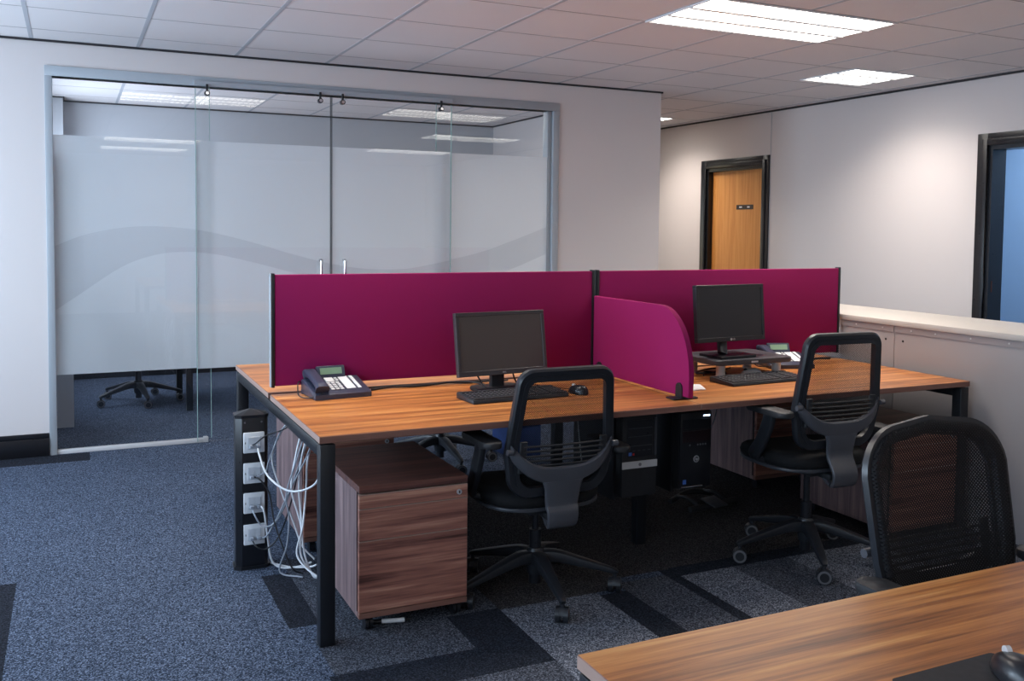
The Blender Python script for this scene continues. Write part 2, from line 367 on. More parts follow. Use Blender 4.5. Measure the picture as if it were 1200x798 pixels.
# skirtings and the dark shadow gap under the ceiling
b = MB()
b.box(XL, OX0-.002, YW-.022, YW-.0005, 0, .11, .003); b.box(XL, OX0-.002, YW-.014, YW-.0005, .11, .142, .003)
struct(b.build('baseboard_back', M['black_gloss'], smooth=30))
b = MB(); b.box(OX1+.01, XE, YW-.022, YW-.0005, 0, .142, .003); struct(b.build('baseboard_partition', M['black_gloss']))
b = MB()
for y0, y1 in ((YF, D2[0]-.09), (D2[1]+.09, D1[0]-.09), (D1[1]+.09, YB)): b.box(XR-.02, XR-.0005, y0, y1, 0, .142, .003)
struct(b.build('baseboard_right', M['black_gloss']))
b = MB(); b.box(-1.03, XE-.12, 6.38, 6.3995, 0, .1); struct(b.build('baseboard_meeting', M['black_gloss']))
b = MB(); b.box(XL, XE+.012, YW-.012, YW-.0005, H-.014, H-.0016); b.box(XE+.0005, XE+.012, YW-.012, 6.5, H-.014, H-.0016)
struct(b.build('trim_1', M['dark_trim']))
b = MB(); b.box(XR-.012, XR-.0005, YF, YB, H-.016, H-.0016); struct(b.build('trim_2', M['dark_trim']))
b = MB(); b.box(-.8, XE-.12, 6.388, 6.3995, H-.014, H-.0016); b.box(XE-.132, XE-.1205, YW+.12, 6.388, H-.014, H-.0016)
b.box(-1.03, -.8, 6.108, 6.1195, H-.014, H-.0016); b.box(-.7995, -.788, 6.108, 6.39, H-.014, H-.0016)
struct(b.build('trim_3', M['dark_trim']))
b = MB(); b.box(XR-.004, XR-.0005, 3.805, 3.812, .15, H-.02); struct(b.build('trim_4', M['tbar']))   # wall panel joint

# ------------------------------------------------------------------ doors in the right wall
def architrave(m, y0, y1, z):
    # stepped black moulding round the opening, in front of the wall face
    for wd, th in ((.045, .024), (.085, .014)):
        m.box(XR-th, XR-.0005, y0-wd, y0, 0, z+wd, .002); m.box(XR-th, XR-.0005, y1, y1+wd, 0, z+wd, .002)
        m.box(XR-th, XR-.0005, y0, y1, z, z+wd, .002)
    m.box(XR, XR+.14, y0-.001, y0+.03, 0, z); m.box(XR, XR+.14, y1-.03, y1+.001, 0, z); m.box(XR, XR+.14, y0+.03, y1-.03, z-.03, z)
m = MB(); architrave(m, D1[0], D1[1], D1[2]); d1 = m.build('door_1', M['black_gloss'], smooth=30); struct(d1)
m = MB(); m.box(XR+.05, XR+.09, D1[0]+.033, D1[1]-.033, .005, D1[2]-.033, .002); leaf = m.build('door_leaf', oak, d1)
m = MB(); m.box(XR+.046, XR+.05, 4.10, 4.35, 1.645, 1.69, .001); sg = m.build('door_sign', pbr('dark_sign_plate', srgb(48, 36, 34), .4), leaf)
m = MB()
for a_, b_ in ((4.15, 4.185), (4.265, 4.305)):
    m.box(XR+.0445, XR+.0462, a_, b_, 1.661, 1.674)
m.build('sign_marks', M['white'], sg)
m = MB(); m.cyl((XR+.0, 3.99, 1.02), (XR+.05, 3.99, 1.02), .01); m.cyl((XR+.005, 3.985, 1.02), (XR+.005, 4.10, 1.02), .009); m.build('door_handle', M['chrome'], leaf, 40)
m = MB(); architrave(m, D2[0], D2[1], D2[2]); d2 = m.build('door_2', M['black_gloss'], smooth=30); struct(d2)
m = MB(); m.box(XR+.032, XR+.036, D2[1]-.034, D2[1]-.030, 1.02, 1.10); m.build('strike_plate', pbr('bronze', srgb(130, 80, 60), .3, metal=.7), d2)

# ------------------------------------------------------------------ glazed sliding partition
fr = MB()
fr.box(OX0, OX1, YW-.012, YW+.10, OZ-.062, OZ, .002)
fr.box(OX0, OX0+.042, YW-.012, YW+.10, 0, OZ-.062, .002)
fr.box(OX1-.052, OX1, YW-.012, YW+.10, 0, OZ-.062, .002); fr.box(OX1-.085, OX1-.052, YW+.02, YW+.10, 0, OZ-.062, .002)
win = struct(fr.build('window_1', M['alu_frame'], smooth=30))
m = MB(); m.box(OX0+.042, .052, YW+.0, YW+.035, 0, .026, .002); m.box(.03, .06, YW-.004, YW+.04, 0, .034, .003)
m.build('floor_channel', M['silver'], win, 30)
FZ0, FZ1 = .495, 1.985
UP = [(-.90, 1.275), (-.86, 1.29), (-.67, 1.371), (-.42, 1.421), (-.17, 1.424), (.08, 1.392), (.37, 1.32), (.60, 1.25), (.88, 1.18), (1.15, 1.14), (1.4, 1.138), (1.59, 1.165), (1.99, 1.248), (2.27, 1.338), (2.6, 1.458), (2.7, 1.49)]
LO = [(-.90, .86), (-.70, 1.0), (-.52, 1.129), (-.37, 1.209), (-.17, 1.258), (.08, 1.252), (.37, 1.188), (.60, 1.125), (.88, 1.05), (1.15, .98), (1.5, .94), (1.8, .98), (2.2, 1.099), (2.6, 1.253), (2.7, 1.30)]
def interp(L, x):
    P = catmull([(a, b, 0) for a, b in L], 5)
    for p, q in zip(P, P[1:]):
        if p.x <= x <= q.x: return p.y+(q.y-p.y)*(x-p.x)/max(1e-9, q.x-p.x)
    return L[-1][1]
def pane(name, x0, x1, y, z0, z1, edge=(0, 0)):
    g = MB(); g.box(x0, x1, y, y+.010, z0, z1); p = g.build(name, M['glass'], win)
    yy = y+.0125; n = 26; X = [x0+(x1-x0)*k/n for k in range(n+1)]
    fm = MB()
    for a, b_ in zip(X, X[1:]):
        ua, ub, la, lb = interp(UP, a), interp(UP, b_), interp(LO, a), interp(LO, b_)
        for q in (((a, ua), (b_, ub), (b_, FZ1), (a, FZ1)), ((a, FZ0), (b_, FZ0), (b_, lb), (a, la))):
            fm.bm.faces.new([fm.bm.verts.new((px, yy, pz)) for px, pz in q])
    fm.build('frosted_film', M['film'], p)
    bd = MB()
    for a, b_ in zip(X, X[1:]):
        ua, ub, la, lb = interp(UP, a), interp(UP, b_), interp(LO, a), interp(LO, b_)
        bd.bm.faces.new([bd.bm.verts.new((px, yy, pz)) for px, pz in ((a, la), (b_, lb), (b_, ub), (a, ua))])
    bd.build('wave_band', M['band'], p)
    for side, on_ in zip((x0, x1), edge):
        if on_:
            q = MB(); q.box(side-(.0 if side == x0 else .004), side+(.004 if side == x0 else .0), y-.0005, y+.0105, z0, z1); q.build('glass_edge', M['glass_edge'] if on_ == 1 else M['gap_edge'], p)
    return p
pane('fixed_pane', OX0+.042, .083, YW+.012, .026, OZ-.062, (0, 1))
pane('fixed_pane', 1.66, OX1-.052, YW+.012, .01, OZ-.062, (1, 0))
sl = pane('sliding_pane', -.013, .876, YW-.028, .012, OZ-.075, (1, 2))
sr = pane('sliding_pane', .881, 1.766, YW-.028, .012, OZ-.075, (2, 1))
m = MB(); m.box(-.02, 1.77, YW-.034, YW-.012, OZ-.06, OZ-.03); m.build('sliding_track', M['alu_frame'], win)
for par, xx in ((sl, (.06, .80)), (sr, (.955, 1.68))):
    for x in xx:
        q = MB(); q.cyl((x, YW-.052, OZ-.108), (x, YW-.018, OZ-.108), .017); q.box(x-.007, x+.007, YW-.045, YW-.03, OZ-.10, OZ-.05, .002)
        q.mi = 1; q.cyl((x, YW-.056, OZ-.108), (x, YW-.052, OZ-.108), .011)
        q.build('roller', [M['black_metal'], M['chrome']], par, 40)
for par, x in ((sl, .80), (sr, .965)):
    q = MB(); q.tube([(x, YW-.030, .86), (x, YW-.062, .86), (x, YW-.07, .88), (x, YW-.07, 1.03), (x, YW-.07, 1.185), (x, YW-.062, 1.205), (x, YW-.030, 1.205)], .010, 12, 5)
    q.build('pull_handle', M['chrome'], par, 50)

# ------------------------------------------------------------------ ceiling lights
def ceiling_light(x0, y0, lx, ly, label, group='recessed ceiling lights', beam=0):
    t = thing('ceiling_light', label, 'ceiling light', (x0, y0, H), 0, group)
    m = MB(); w = .014; z0, z1 = -.008, -.0016
    m.box(0, lx, 0, w, z0, z1); m.box(0, lx, ly-w, ly, z0, z1); m.box(0, w, w, ly-w, z0, z1); m.box(lx-w, lx, w, ly-w, z0, z1)
    m.build('light_frame', M['white'], t)
    n = 3; s = (ly-2*w)/n
    for k in range(n):
        m = MB(); m.box(w, lx-w, w+k*s+.014, w+(k+1)*s-.014, -.004, -.002); m.build('fluorescent_panel', M['tube'], t)
    m = MB()
    for k in range(1, n): m.box(w, lx-w, w+k*s-.014, w+k*s+.014, -.013, -.002)
    q = int(lx/.05)
    for k in range(1, q): m.box(w+k*(lx-2*w)/q-.0012, w+k*(lx-2*w)/q+.0012, w, ly-w, -.012, -.005)
    m.build('louvre', M['louvre'], t)
    if beam:
        l = bpy.data.lights.new('ceiling_lamp', 'AREA'); l.shape = 'RECTANGLE'; l.size = lx-.04; l.size_y = ly-.04; l.energy = beam; l.color = (1, .90, .81); l.spread = math.radians(130)
        o = bpy.data.objects.new('ceiling_lamp', l); C.objects.link(o); o.parent = t; o.location = (lx/2, ly/2, -.016)
    return t
L = 'recessed twelve-hundred louvred ceiling light '
ceiling_light(2.047, .598, 1.2, .6, 'large bright louvred ceiling light at the top edge, above the right-hand desk', beam=13)
ceiling_light(4.115, 1.75, .575, .55, 'square bright ceiling light near the right wall', 'square ceiling lights', 10)
ceiling_light(4.15, 4.75, .575, .55, 'ceiling light half hidden beyond the corner of the partition wall', 'square ceiling lights', 10)
G = 'lights mirrored in the glass'
for x, y in ((-.353, .598), (-.353, -3.9), (3.2, -1.5), (-.353, -5.5), (3.2, -3.9)):
    ceiling_light(x, y, 1.2, .6, 'long louvred ceiling light over the open office, seen only mirrored in the glass', G, 9 if (x, y) == (-.353, .598) else 0)
ceiling_light(1.66, 4.30, 1.2, .6, 'long ceiling light inside the meeting room behind the glass', beam=8)

# ------------------------------------------------------------------ bench desks
def bench_desk(loc, label, desktop_rows=2):
    t = thing('bench_desk', label, 'desk', loc)
    g = .006
    for i in range(2):
        for j in range(2):
            x0, x1 = i*W + (.0 if i == 0 else .001), (i+1)*W - (.001 if i == 0 else 0)
            y0, y1 = (0, .868) if j == 0 else (.912, D)
            m = MB(); m.box(x0, x1, y0, y1, .7055, .73, .0015, 1)
            for fc in m.bm.faces:
                nrm = fc.normal if fc.normal.length > 0 else None
                fc.normal_update()
                fc.material_index = 0 if abs(fc.normal.z) > .9 else 1
                if abs(fc.normal.x) > .9: fc.material_index = 2
            m.build('desktop', [M['desk'], M['deskedge'], M['lip']], t)
    for x0 in (.003, 2*W-.056):
        for y0 in (.003, D-.053):
            m = MB(); m.box(x0, x0+.053, y0, y0+.05, 0, .70, .003); m.build('leg', M['black_metal'], t, 30)
        m = MB(); m.box(x0, x0+.053, .053, D-.053, .655, .70, .003); m.build('end_rail', M['black_metal'], t, 30)
    for y0 in (.46, D-.51):
        m = MB(); m.box(W-.002, W+.048, y0, y0+.05, 0, .70, .003); m.build('leg', M['black_metal'], t, 30)
    m = MB(); m.box(W-.002, W+.048, .51, D-.51, .655, .70, .003); m.build('centre_rail', M['black_metal'], t, 30)
    m = MB()
    for y0 in (.40, D-.44, .80, D-.84): m.box(.058, W-.004, y0, y0+.04, .672, .70, .002); m.box(W+.05, 2*W-.058, y0, y0+.04, .672, .70, .002)
    m.build('beam', M['black_metal'], t)
    m = MB(); m.box(.06, 2*W-.06, .862, .918, .628, .632)
    m.build('cable_tray', M['black_metal'], t)
    return t
bench_desk((0, 0, 0), 'long walnut bench desk on black legs carrying the magenta screens')
bench_desk((.007, -1.768-D, 0), 'walnut desk cut off at the bottom right corner, with mouse mat on it')

# ------------------------------------------------------------------ magenta screens
def screen(x0, x1, label, posts):
    t = thing('desk_screen', label, 'screen', ((x0+x1)/2, .89, .762))
    h = (x1-x0)/2
    m = MB(); m.box(-h+.014, h-.014, -.014, .014, 0, .472, .004, 2); m.build('fabric_panel', M['magenta'], t, 40)
    for s in (-1, 1):
        m = MB(); a = s*h; m.box(min(a, a-s*.014), max(a, a-s*.014), -.017, .017, -.006, .478, .003)
        if s == -1 and posts: m.mi = 1; m.box(-h-.0035, -h, -.015, .015, -.004, .476)
        m.build('end_post', [M['black_metal'], M['alu_frame']], t, 30)
    for x in (-.45, .45):
        m = MB(); m.box(x-.03, x+.03, -.012, .012, -.045, 0, .002); m.build('clamp', M['black_metal'], t)
    return t
screen(.008, 1.572, 'long magenta fabric desk screen at the left, behind the grey monitor', True)
screen(1.584, 3.165, 'magenta desk screen at the right, behind the black monitor on its riser', False)
# side divider
Rr = .0
pts = [(.868, 0), (.868, .372), (.30, .372)]
for k in range(1, 13):
    a = PI/2*k/12; pts.append((.30-.225*math.sin(a), .372-.285*(1-math.cos(a))))
pts += [(.075, .0)]
t = thing('desk_divider', 'small magenta side divider with a rounded corner between the two desks', 'divider', (W+.002, 0, .742))
m = MB(); m.prism(pts, -.0125, .0125, 'X', bev=.005); m.build('fabric_panel', M['magenta'], t, 40)
for y in (.14, .80):
    m = MB(); m.prism([(y-.022, -.0105), (y+.022, -.0105), (y+.022, .035)] + [(y+.022*math.cos(a*PI/8), .035+.022*math.sin(a*PI/8)) for a in range(1, 8)] + [(y-.022, .035)], -.018, .018, 'X')
    m.box(-.062, .062, y-.03, y+.03, -.0115, -.004, .003)
    m.build('clamp', M['black_metal'], t, 30)

# ------------------------------------------------------------------ drawer pedestals
def pedestal(loc, rz, label, w=.41, d=.60, h=.53, zt=0.0, split=(.13, .36)):
    """front faces -Y before turning; origin at the front left bottom corner on the floor"""
    t = thing('drawer_pedestal', label, 'drawer unit', loc, rz, 'walnut drawer pedestals')
    z0 = .055
    m = MB(); m.box(0, w, .022, d, z0, z0+.02, .001, 1); m.box(0, .018, .034, d, z0+.02, h-.025); m.box(w-.018, w, .034, d, z0+.02, h-.025); m.box(.018, w-.018, d-.018, d, z0+.02, h-.025)
    m.build('body', M['pedside'], t)
    m = MB(); m.box(.004, w-.004, .0195, .034, z0+.02, h-.025); m.build('recess', M['black_metal'], t)
    m = MB(); m.box(0, w, 0, d, h-.025, h, .0012, 1); m.build('top_panel', M['pedtop'], t)
    m = MB(); m.box(0, w, .0, .020, z0, z0+.020, .001, 1); m.build('plinth', M['deskedge'], t)
    zs = [z0+.023, z0+.023+.255, z0+.023+.255+.115, h-.030]
    for k in range(3):
        m = MB(); m.box(.0, w, .0, .019, zs[k]+(.0 if k == 0 else .0018), zs[k+1], .001, 1); dr = m.build('drawer_front', M['ped'], t)
        q = MB(); q.box(.0, w, -.0006, .019, zs[k+1]-.0022, zs[k+1]+.0002); q.build('edge_strip', M['lip'], dr)
        if k == 2:
            q = MB(); q.cyl((w-.034, -.006, zs[3]-.027), (w-.034, .0, zs[3]-.027), .0095, n=20); q.mi = 1; q.box(w-.0365, w-.0315, -.0066, -.005, zs[3]-.032, zs[3]-.022)
            q.build('lock', [M['rimlight'], M['black_metal']], dr, 40)
    for x, y in ((.045, .045), (w-.03, .045), (.045, d-.05), (w-.045, d-.05)):
        q = MB(); q.cyl((x-.014, y, .024), (x-.003, y, .024), .024, n=20); q.cyl((x+.003, y, .024), (x+.014, y, .024), .024, n=20); q.box(x-.012, x+.012, y-.012, y+.020, .03, z0, .003)
        q.build('caster', M['black_gloss'], t, 40)
    return t
pedestal((.152, .048, 0), 0, 'walnut drawer unit with a chrome lock, front left under the near desk')
pedestal((.155, .93, 0), 0, 'walnut drawer unit seen end on behind the hanging cables', h=.53).name = 'drawer_pedestal'
pedestal((2.66, .0, 0), 0, 'walnut drawer unit seen through the mesh of the nearest chair')
pedestal((2.675, .97, 0), 0, 'dark drawer unit deep under the far right of the desk')

# ------------------------------------------------------------------ office chairs
def back_loop(wt, wm, wb, hb, n=9, crown=.0, rt=.055, rb=.09):
    """rounded outline of the back rest in its own plane: x across, z up, from 0 to hb"""
    zt = hb; zm = hb*.34
    P = []
    def arc(cx, cz, r, a0, a1):
        for k in range(n+1):
            a = math.radians(a0+(a1-a0)*k/n); P.append((cx+r*math.cos(a), cz+r*math.sin(a)))
    arc(wt/2-rt, zt-rt-crown*.35, rt, 8, 86)
    if crown: P.append((.0, zt))
    P += [(-x, z) for x, z in [p for p in P if p[0] > 0][::-1]]
    P.append((-wm/2, zm))
    Q = []
    for k in range(n+1):
        a = math.radians(180+80*k/n); Q.append((-(wb/2-rb)+rb*math.cos(a), rb+rb*math.sin(a)))
    P += Q; P += [(-x, z) for x, z in Q[::-1]]; P.append((wm/2, zm))
    return P
def office_chair(label, loc, deg, spin, dz=0, sw=1.0, group='black mesh office chairs', net='net', crown=0.0, arms=True, rec=11, arm_z=0.0, ra=0.0, tw=1.0, pad=0.0, bz=0.0, by=0.0):
    """looks along +Y before turning; the base can be spun by itself"""
    t = thing('office_chair', label, 'office chair', loc, math.radians(deg), group)
    R_ = .318
    # five-star base
    m = MB(); m.lathe([(.0, .075), (.032, .075), (.036, .10), (.036, .165), (.030, .178), (.0, .178)], 24)
    tips = []
    for k in range(5):
        a = math.radians(spin-deg+72*k); dx, dy = math.cos(a), math.sin(a)
        P = [(dx*r, dy*r, z) for r, z in ((.015, .140), (.08, .143), (.17, .123), (.26, .100), (R_-.004, .085), (R_+.012, .078))]
        sc = [(1.15, 1.5), (1.0, 1.35), (.85, 1.05), (.7, .75), (.55, .6), (.35, .4)]
        m.sweep(catmull(P, 3), rrect(.052, .034, .009, 2), normal=(0, 0, 1), scale=[sc[min(i//3, 5)] if i % 3 == 0 or i//3 >= 5 else tuple(sc[i//3][j]+(sc[i//3+1][j]-sc[i//3][j])*(i % 3)/3 for j in (0, 1)) for i in range(len(catmull(P, 3)))])
        tips.append((a, dx*R_, dy*R_))
    m.build('star_base', M['plastic'], t, 35)
    for k, (a, x, y) in enumerate(tips):
        q = MB(); b = a+1.1+k*1.9; ux, uy = math.cos(b), math.sin(b)
        q.cyl((x, y, .055), (x, y, .088), .009)
        q.mi = 0; q.prism([(-.026*math.cos(j*PI/8), .032+.031*math.sin(j*PI/8)) for j in range(9)][::-1], -.009, .009, 'X', m=tr(x, y, 0) @ Matrix.Rotation(b, 4, 'Z'))
        q.mi = 0; q.cyl((x-ux*.024, y-uy*.024, .0305), (x-ux*.007, y-uy*.007, .0305), .030, n=24); q.cyl((x+ux*.007, y+uy*.007, .0305), (x+ux*.024, y+uy*.024, .0305), .030, n=24)
        q.mi = 1
        for s_ in (-1, 1): q.lathe([(.0, 0), (.019, 0), (.024, -.003), (.027, -.003), (.0275, .0)], 24, tr(x+s_*ux*.0245, y+s_*uy*.0245, .0305) @ Vector((s_*ux, s_*uy, 0)).to_track_quat('Z', 'Y').to_matrix().to_4x4())
        q.mi = 0
        for s_ in (-1, 1): q.cyl((x+s_*ux*.0244, y+s_*uy*.0244, .0305), (x+s_*ux*.0262, y+s_*uy*.0262, .0305), .019, n=24)
        q.build('caster', [M['plastic'], M['rim']], t, 40)
    z = dz-.045
    m = MB(); m.cyl((0, 0, .035), (0, 0, .25), .024, n=20); m.cyl((0, 0, .25), (0, 0, .40+z), .014, n=16); m.build('gas_column', M['black_gloss'], t, 40)
    m = MB(); m.box(-.085, .085, -.12, .13, .385+z, .428+z, .012); m.box(-.045, .045, -.195, -.10, .385+z, .415+z, .01)
    m.build('tilt_mechanism', M['plastic_matte'], t, 40)
    m = MB(); m.cyl((.08, .03, .41+z), (.24, .03, .405+z), .006); m.box(.21, .27, .02, .04, .395+z, .412+z, .004); m.build('lever', M['rim'], t, 40)
    def seat_xy(a, r=1.0):
        ca, sa = math.cos(a), math.sin(a); e_ = .62
        return (r*.243*math.copysign(abs(ca)**e_, ca), .040+r*.225*math.copysign(abs(sa)**e_, sa))
    m = MB(); rings = []
    for r, zz in ((.0, .490), (.45, .490), (.75, .492), (.90, .489), (.97, .478), (1.0, .458), (.985, .440), (.94, .430)):
        ring = []
        for k in range(40):
            x, y = seat_xy(2*PI*k/40, r); drop = -.018*max(0, (y-.12)/.14)**2
            ring.append(m.bm.verts.new((x, y, zz+z+drop + .006*abs(x/.24)**2)))
        rings.append(ring)
    for A, B in zip(rings, rings[1:]):
        for k in range(40): m.bm.faces.new((A[k], A[(k+1) % 40], B[(k+1) % 40], B[k]))
    m.bm.faces.new(rings[-1])
    bmesh.ops.remove_doubles(m.bm, verts=m.bm.verts, dist=1e-5)
    m.build('seat', M['seat'], t, 60)
    m = MB(); m.prism([seat_xy(2*PI*k/40, .99) for k in range(40)], .422+z, .436+z, 'Z', bev=.004); m.build('seat_pan', M['plastic_grey'], t, 40)
    z = dz
    # back rest, tilted about its lower edge
    hb = .46; T = tr(0, -.178+by, .470+z+bz) @ rot('X', rec)
    wt, wm, wb = .362*sw*tw, .415*sw, .385*sw
    Lp = back_loop(wt, wm, wb, hb, crown=crown, rt=.045 if not crown else .11, rb=.075)
    P3 = [T @ Vector((x, -.012*(1-(2*x/wm)**2), zz)) for x, zz in Lp]
    nrm = T.to_3x3() @ Vector((0, 1, 0))
    m = MB(); m.sweep(P3, [(-.020, -.008), (-.013, -.017), (.011, -.017), (.018, -.008), (.018, .010), (-.020, .010)], normal=nrm, closed=True)
    m.sweep([T @ Vector((x*.93, -.012*(1-(2*x/wm)**2)-.010, .016+zz*.93)) for x, zz in Lp], [(-.010, -.012), (.008, -.012), (.010, .0), (-.010, .0)], normal=nrm, closed=True)
    m.build('back_frame', M['frame_black'], t, 35)
    # fabric stretched over the front of the frame
    m = MB(); cz = hb*.5; rings = []
    for r, off in ((1.035, .004), (1.035, .014), (1.0, .0215), (.93, .020), (.8, .012), (.6, .004), (.35, .0), (.0, -.002)):
        rings.append([m.bm.verts.new(T @ Vector((x*r, -.012*(1-(2*x*r/wm)**2)+off, cz+(zz-cz)*r))) for x, zz in Lp])
    n = len(Lp)
    for A, B in zip(rings, rings[1:]):
        for k in range(n): m.bm.faces.new((A[k], A[(k+1) % n], B[(k+1) % n], B[k]))
    bmesh.ops.remove_doubles(m.bm, verts=m.bm.verts, dist=1e-5)
    m.build('mesh_fabric', M[net], t, 60)
    # ribbed lumbar pad between the frame and the yoke
    m = MB()
    for k in range(5):
        zz = .115+.019*k
        m.sweep([T @ Vector((x, -.028-.010*(1-(2*x/wm)**2), zz)) for x in [wm*(-.40+.8*j/10) for j in range(11)]], rrect(.008, .008, .003, 1), normal=nrm)
    for s_ in (-1, 1): m.sweep([T @ Vector((s_*wm*.40, -.028, zz)) for zz in (.09, .12, .18, .21)], rrect(.030, .012, .004, 1), normal=nrm)
    m.build('lumbar_support', M['plastic_matte'], t, 40)
    # yoke: U shaped arms that hold the frame, running into the spine
    m = MB(); n = 28; NS = 6; top = []; 
    def U(u):   # centre height, half height and depth of the yoke band at -1..1
        a = abs(u); return .078+.100*a**3.0, .032-.003*a, -.046+.040*a**5
    rows = []
    for k in range(n+1):
        u = -1+2*k/n; zc, hh, dp = U(u); x = u*wm*.515
        # the lower edge swells into the spine near the middle
        sw_ = max(0.0, 1-abs(u)/.42); lowz = zc-hh-.055*sw_**1.6
        topz = zc+hh
        rows.append([(x, dp-.010, lowz+.006), (x, dp-.013, zc), (x, dp-.010, topz-.006), (x, dp-.002, topz), (x, dp+.011, topz-.003), (x, dp+.011, lowz+.003), (x, dp-.002, lowz)])
    V = [[m.bm.verts.new(T @ Vector(p)) for p in r] for r in rows]
    for A, B in zip(V, V[1:]):
        for k in range(7): m.bm.faces.new((A[k], A[(k+1) % 7], B[(k+1) % 7], B[k]))
    m.bm.faces.new(V[0][::-1]); m.bm.faces.new(V[-1])
    sp = [T @ Vector((0, -.048, .055)), T @ Vector((0, -.050, .02)), T @ Vector((0, -.052, -.04)), Vector((0, -.235, .385+z)), Vector((0, -.232, .345+z)), Vector((0, -.215, .328+z)), Vector((0, -.17, .335+z)), Vector((0, -.12, .36+z))]
    ww = [2.05, 1.8, 1.64, 1.58, 1.55, 1.45, 1.15, .9]; cs = catmull(sp, 4); sc = []
    for i_ in range(len(cs)):
        q_ = min(i_//4, 6); f_ = (i_-q_*4)/4; sc.append((ww[q_]+(ww[q_+1]-ww[q_])*f_, .9))
    m.sweep(cs, rrect(.082, .022, .008, 2), normal=(0, -1, .02), scale=sc)
    for s_ in (-1, 1):
        m.cyl(T @ Vector((s_*wm*.50, -.03, .175)), T @ Vector((s_*wm*.555, -.03, .175)), .011, n=14)
    m.build('back_yoke', M['yoke'], t, 40)
    if arms:
        for s_ in (-1, 1):
            ax = s_*.272; az = z+arm_z + (ra if s_ > 0 else 0); q = MB()
            q.sweep(catmull([(s_*.12, .02, .405+z), (s_*.22, .02, .405+z), (s_*.268, .02, .425+z), (ax, -.03, .50+z+arm_z*.5), (ax, -.075, .60+az), (ax, -.08, .635+az)], 4), rrect(.026, .062, .008, 2), normal=(0, 1, 0))
            pst = q.build('arm_post', M['plastic'], t, 40)
            q = MB(); q.prism(rrect(.078, .265, .034, 6, ax, -.05-pad), .638+az, .662+az, 'Z', bev=.007); q.build('armrest', M['plastic_matte'], t, 40)
    return t
office_chair('black mesh office chair in front of the grey monitor, beside the near drawer unit', (.905, .17, 0), -1, -98, rec=9, bz=-.012, pad=.04, ra=-.06)
office_chair('black mesh office chair at the right-hand desk, by the black monitor', (2.180, .039, 0), -3, 169, dz=.05, rec=6, arm_z=-.015, bz=.022, by=.025, pad=.03, ra=-.10)
office_chair('black mesh chair back at the right, rising above the cut-off desk', (1.165, -1.74, 0), 180, 30, dz=.05, sw=1.03, tw=1.18, net='net_front', crown=.04, arm_z=-.065, pad=.03)
office_chair('office chair base glimpsed under the desk, far side of it', (1.28, 2.22, 0), 172, 200, arm_z=-.03)
office_chair('office chair behind the glass, only its star base clear below the frosting', (-.27, 5.0, 0), -80, 207, arm_z=-.04)
office_chair('chair at the far side of the bench desk, hidden but for its mirror image', (2.75, 2.35, 0), 178, 20)

# ------------------------------------------------------------------ monitors
def monitor(label, loc, rz, w, h, tilt, bez, scr, mb, zc, stand, logo):
    t = thing('computer_monitor', label, 'monitor', loc, math.radians(rz))
    T = tr(0, 0, zc) @ rot('X', -tilt)
    m = MB(); b = bez
    for (x0, x1, z0, z1) in ((-w/2, w/2, h/2-b, h/2), (-w/2, w/2, -h/2, -h/2+b*1.35), (-w/2, -w/2+b, -h/2+b*1.35, h/2-b), (w/2-b, w/2, -h/2+b*1.35, h/2-b)):
        m.box(x0, x1, -.018, .006, z0, z1, .0015, 1, m=T)
    m.prism([(-w/2+.004, -.0), (-w/2+.004, .010), (-w/2+.05, .034), (w/2-.05, .034), (w/2-.004, .010), (w/2-.004, .0)][::-1], -h/2+.004, h/2-.004, 'Z', m=T)
    bz = m.build('bezel', mb, t, 30)
    m = MB(); m.box(-w/2+b, w/2-b, -.014, -.006, -h/2+b*1.35, h/2-b, m=T); m.build('screen', scr, t)
    if logo:
        m = MB()
        if logo == 'round':   # small disc beside two letters
            m.lathe([(.0, 0), (.0062, 0), (.0062, .0008), (.0, .0008)], 20, T @ tr(-.006, -.0185, -h/2+b*.62) @ rot('X', 90))
        m.build('logo_disc', M['silver'], bz) if logo == 'round' else m.bm.free()
        text_mesh('LG' if logo == 'round' else 'DELL', .013 if logo == 'round' else .0085, M['silver'], bz, T @ tr(.003 if logo == 'round' else 0, -.0188, -h/2+b*.62) @ rot('X', 90), 'LEFT' if logo == 'round' else 'CENTER')
    if logo == 'round':
        m = MB()
        for k in range(6): m.box(.05+k*.02, .058+k*.02, -.0186, -.0178, -h/2+b*.45, -h/2+b*.55, m=T)
        m.box(w/2-.017, w/2-.008, -.0186, -.0178, -h/2+.008, -h/2+.018, m=T)
        m.build('buttons', M['plastic_grey'], bz)
    if stand == 'block':
        m = MB(); m.box(-.032, .032, .018, .045, .012, zc-.02, .004); m.build('neck', M['plastic_matte'], t, 30)
        m = MB(); m.prism(rrect(.235, .17, .05, 6, 0, .015), 0, .013, 'Z', bev=.004); m.build('foot', M['plastic_matte'], t, 30)
    else:
        m = MB(); m.sweep([(-.035, .0, .014), (-.012, .03, zc-h/2-.0), (0, .04, zc-.03)], rrect(.05, .024, .006, 2), normal=(0, -1, 0)); m.build('neck', M['plastic'], t, 30)
        m = MB(); m.prism(rrect(.23, .17, .012, 3, 0, -.0), 0, .012, 'Z', bev=.003); m.build('foot', M['black_gloss'], t, 30)
    return t
monitor('grey-bezelled monitor with a blank brown-grey screen at the left-hand desk', (.948, .615, .7305), 5, .445, .275, 9, .017, M['screen1'], M['bezel1'], .207, 'block', 'plain')
monitor('black monitor standing on the grey riser at the right-hand desk', (2.165, .59, .8235), 4, .435, .277, 5, .016, M['screen2'], M['plastic'], .213, 'slim', 'round')

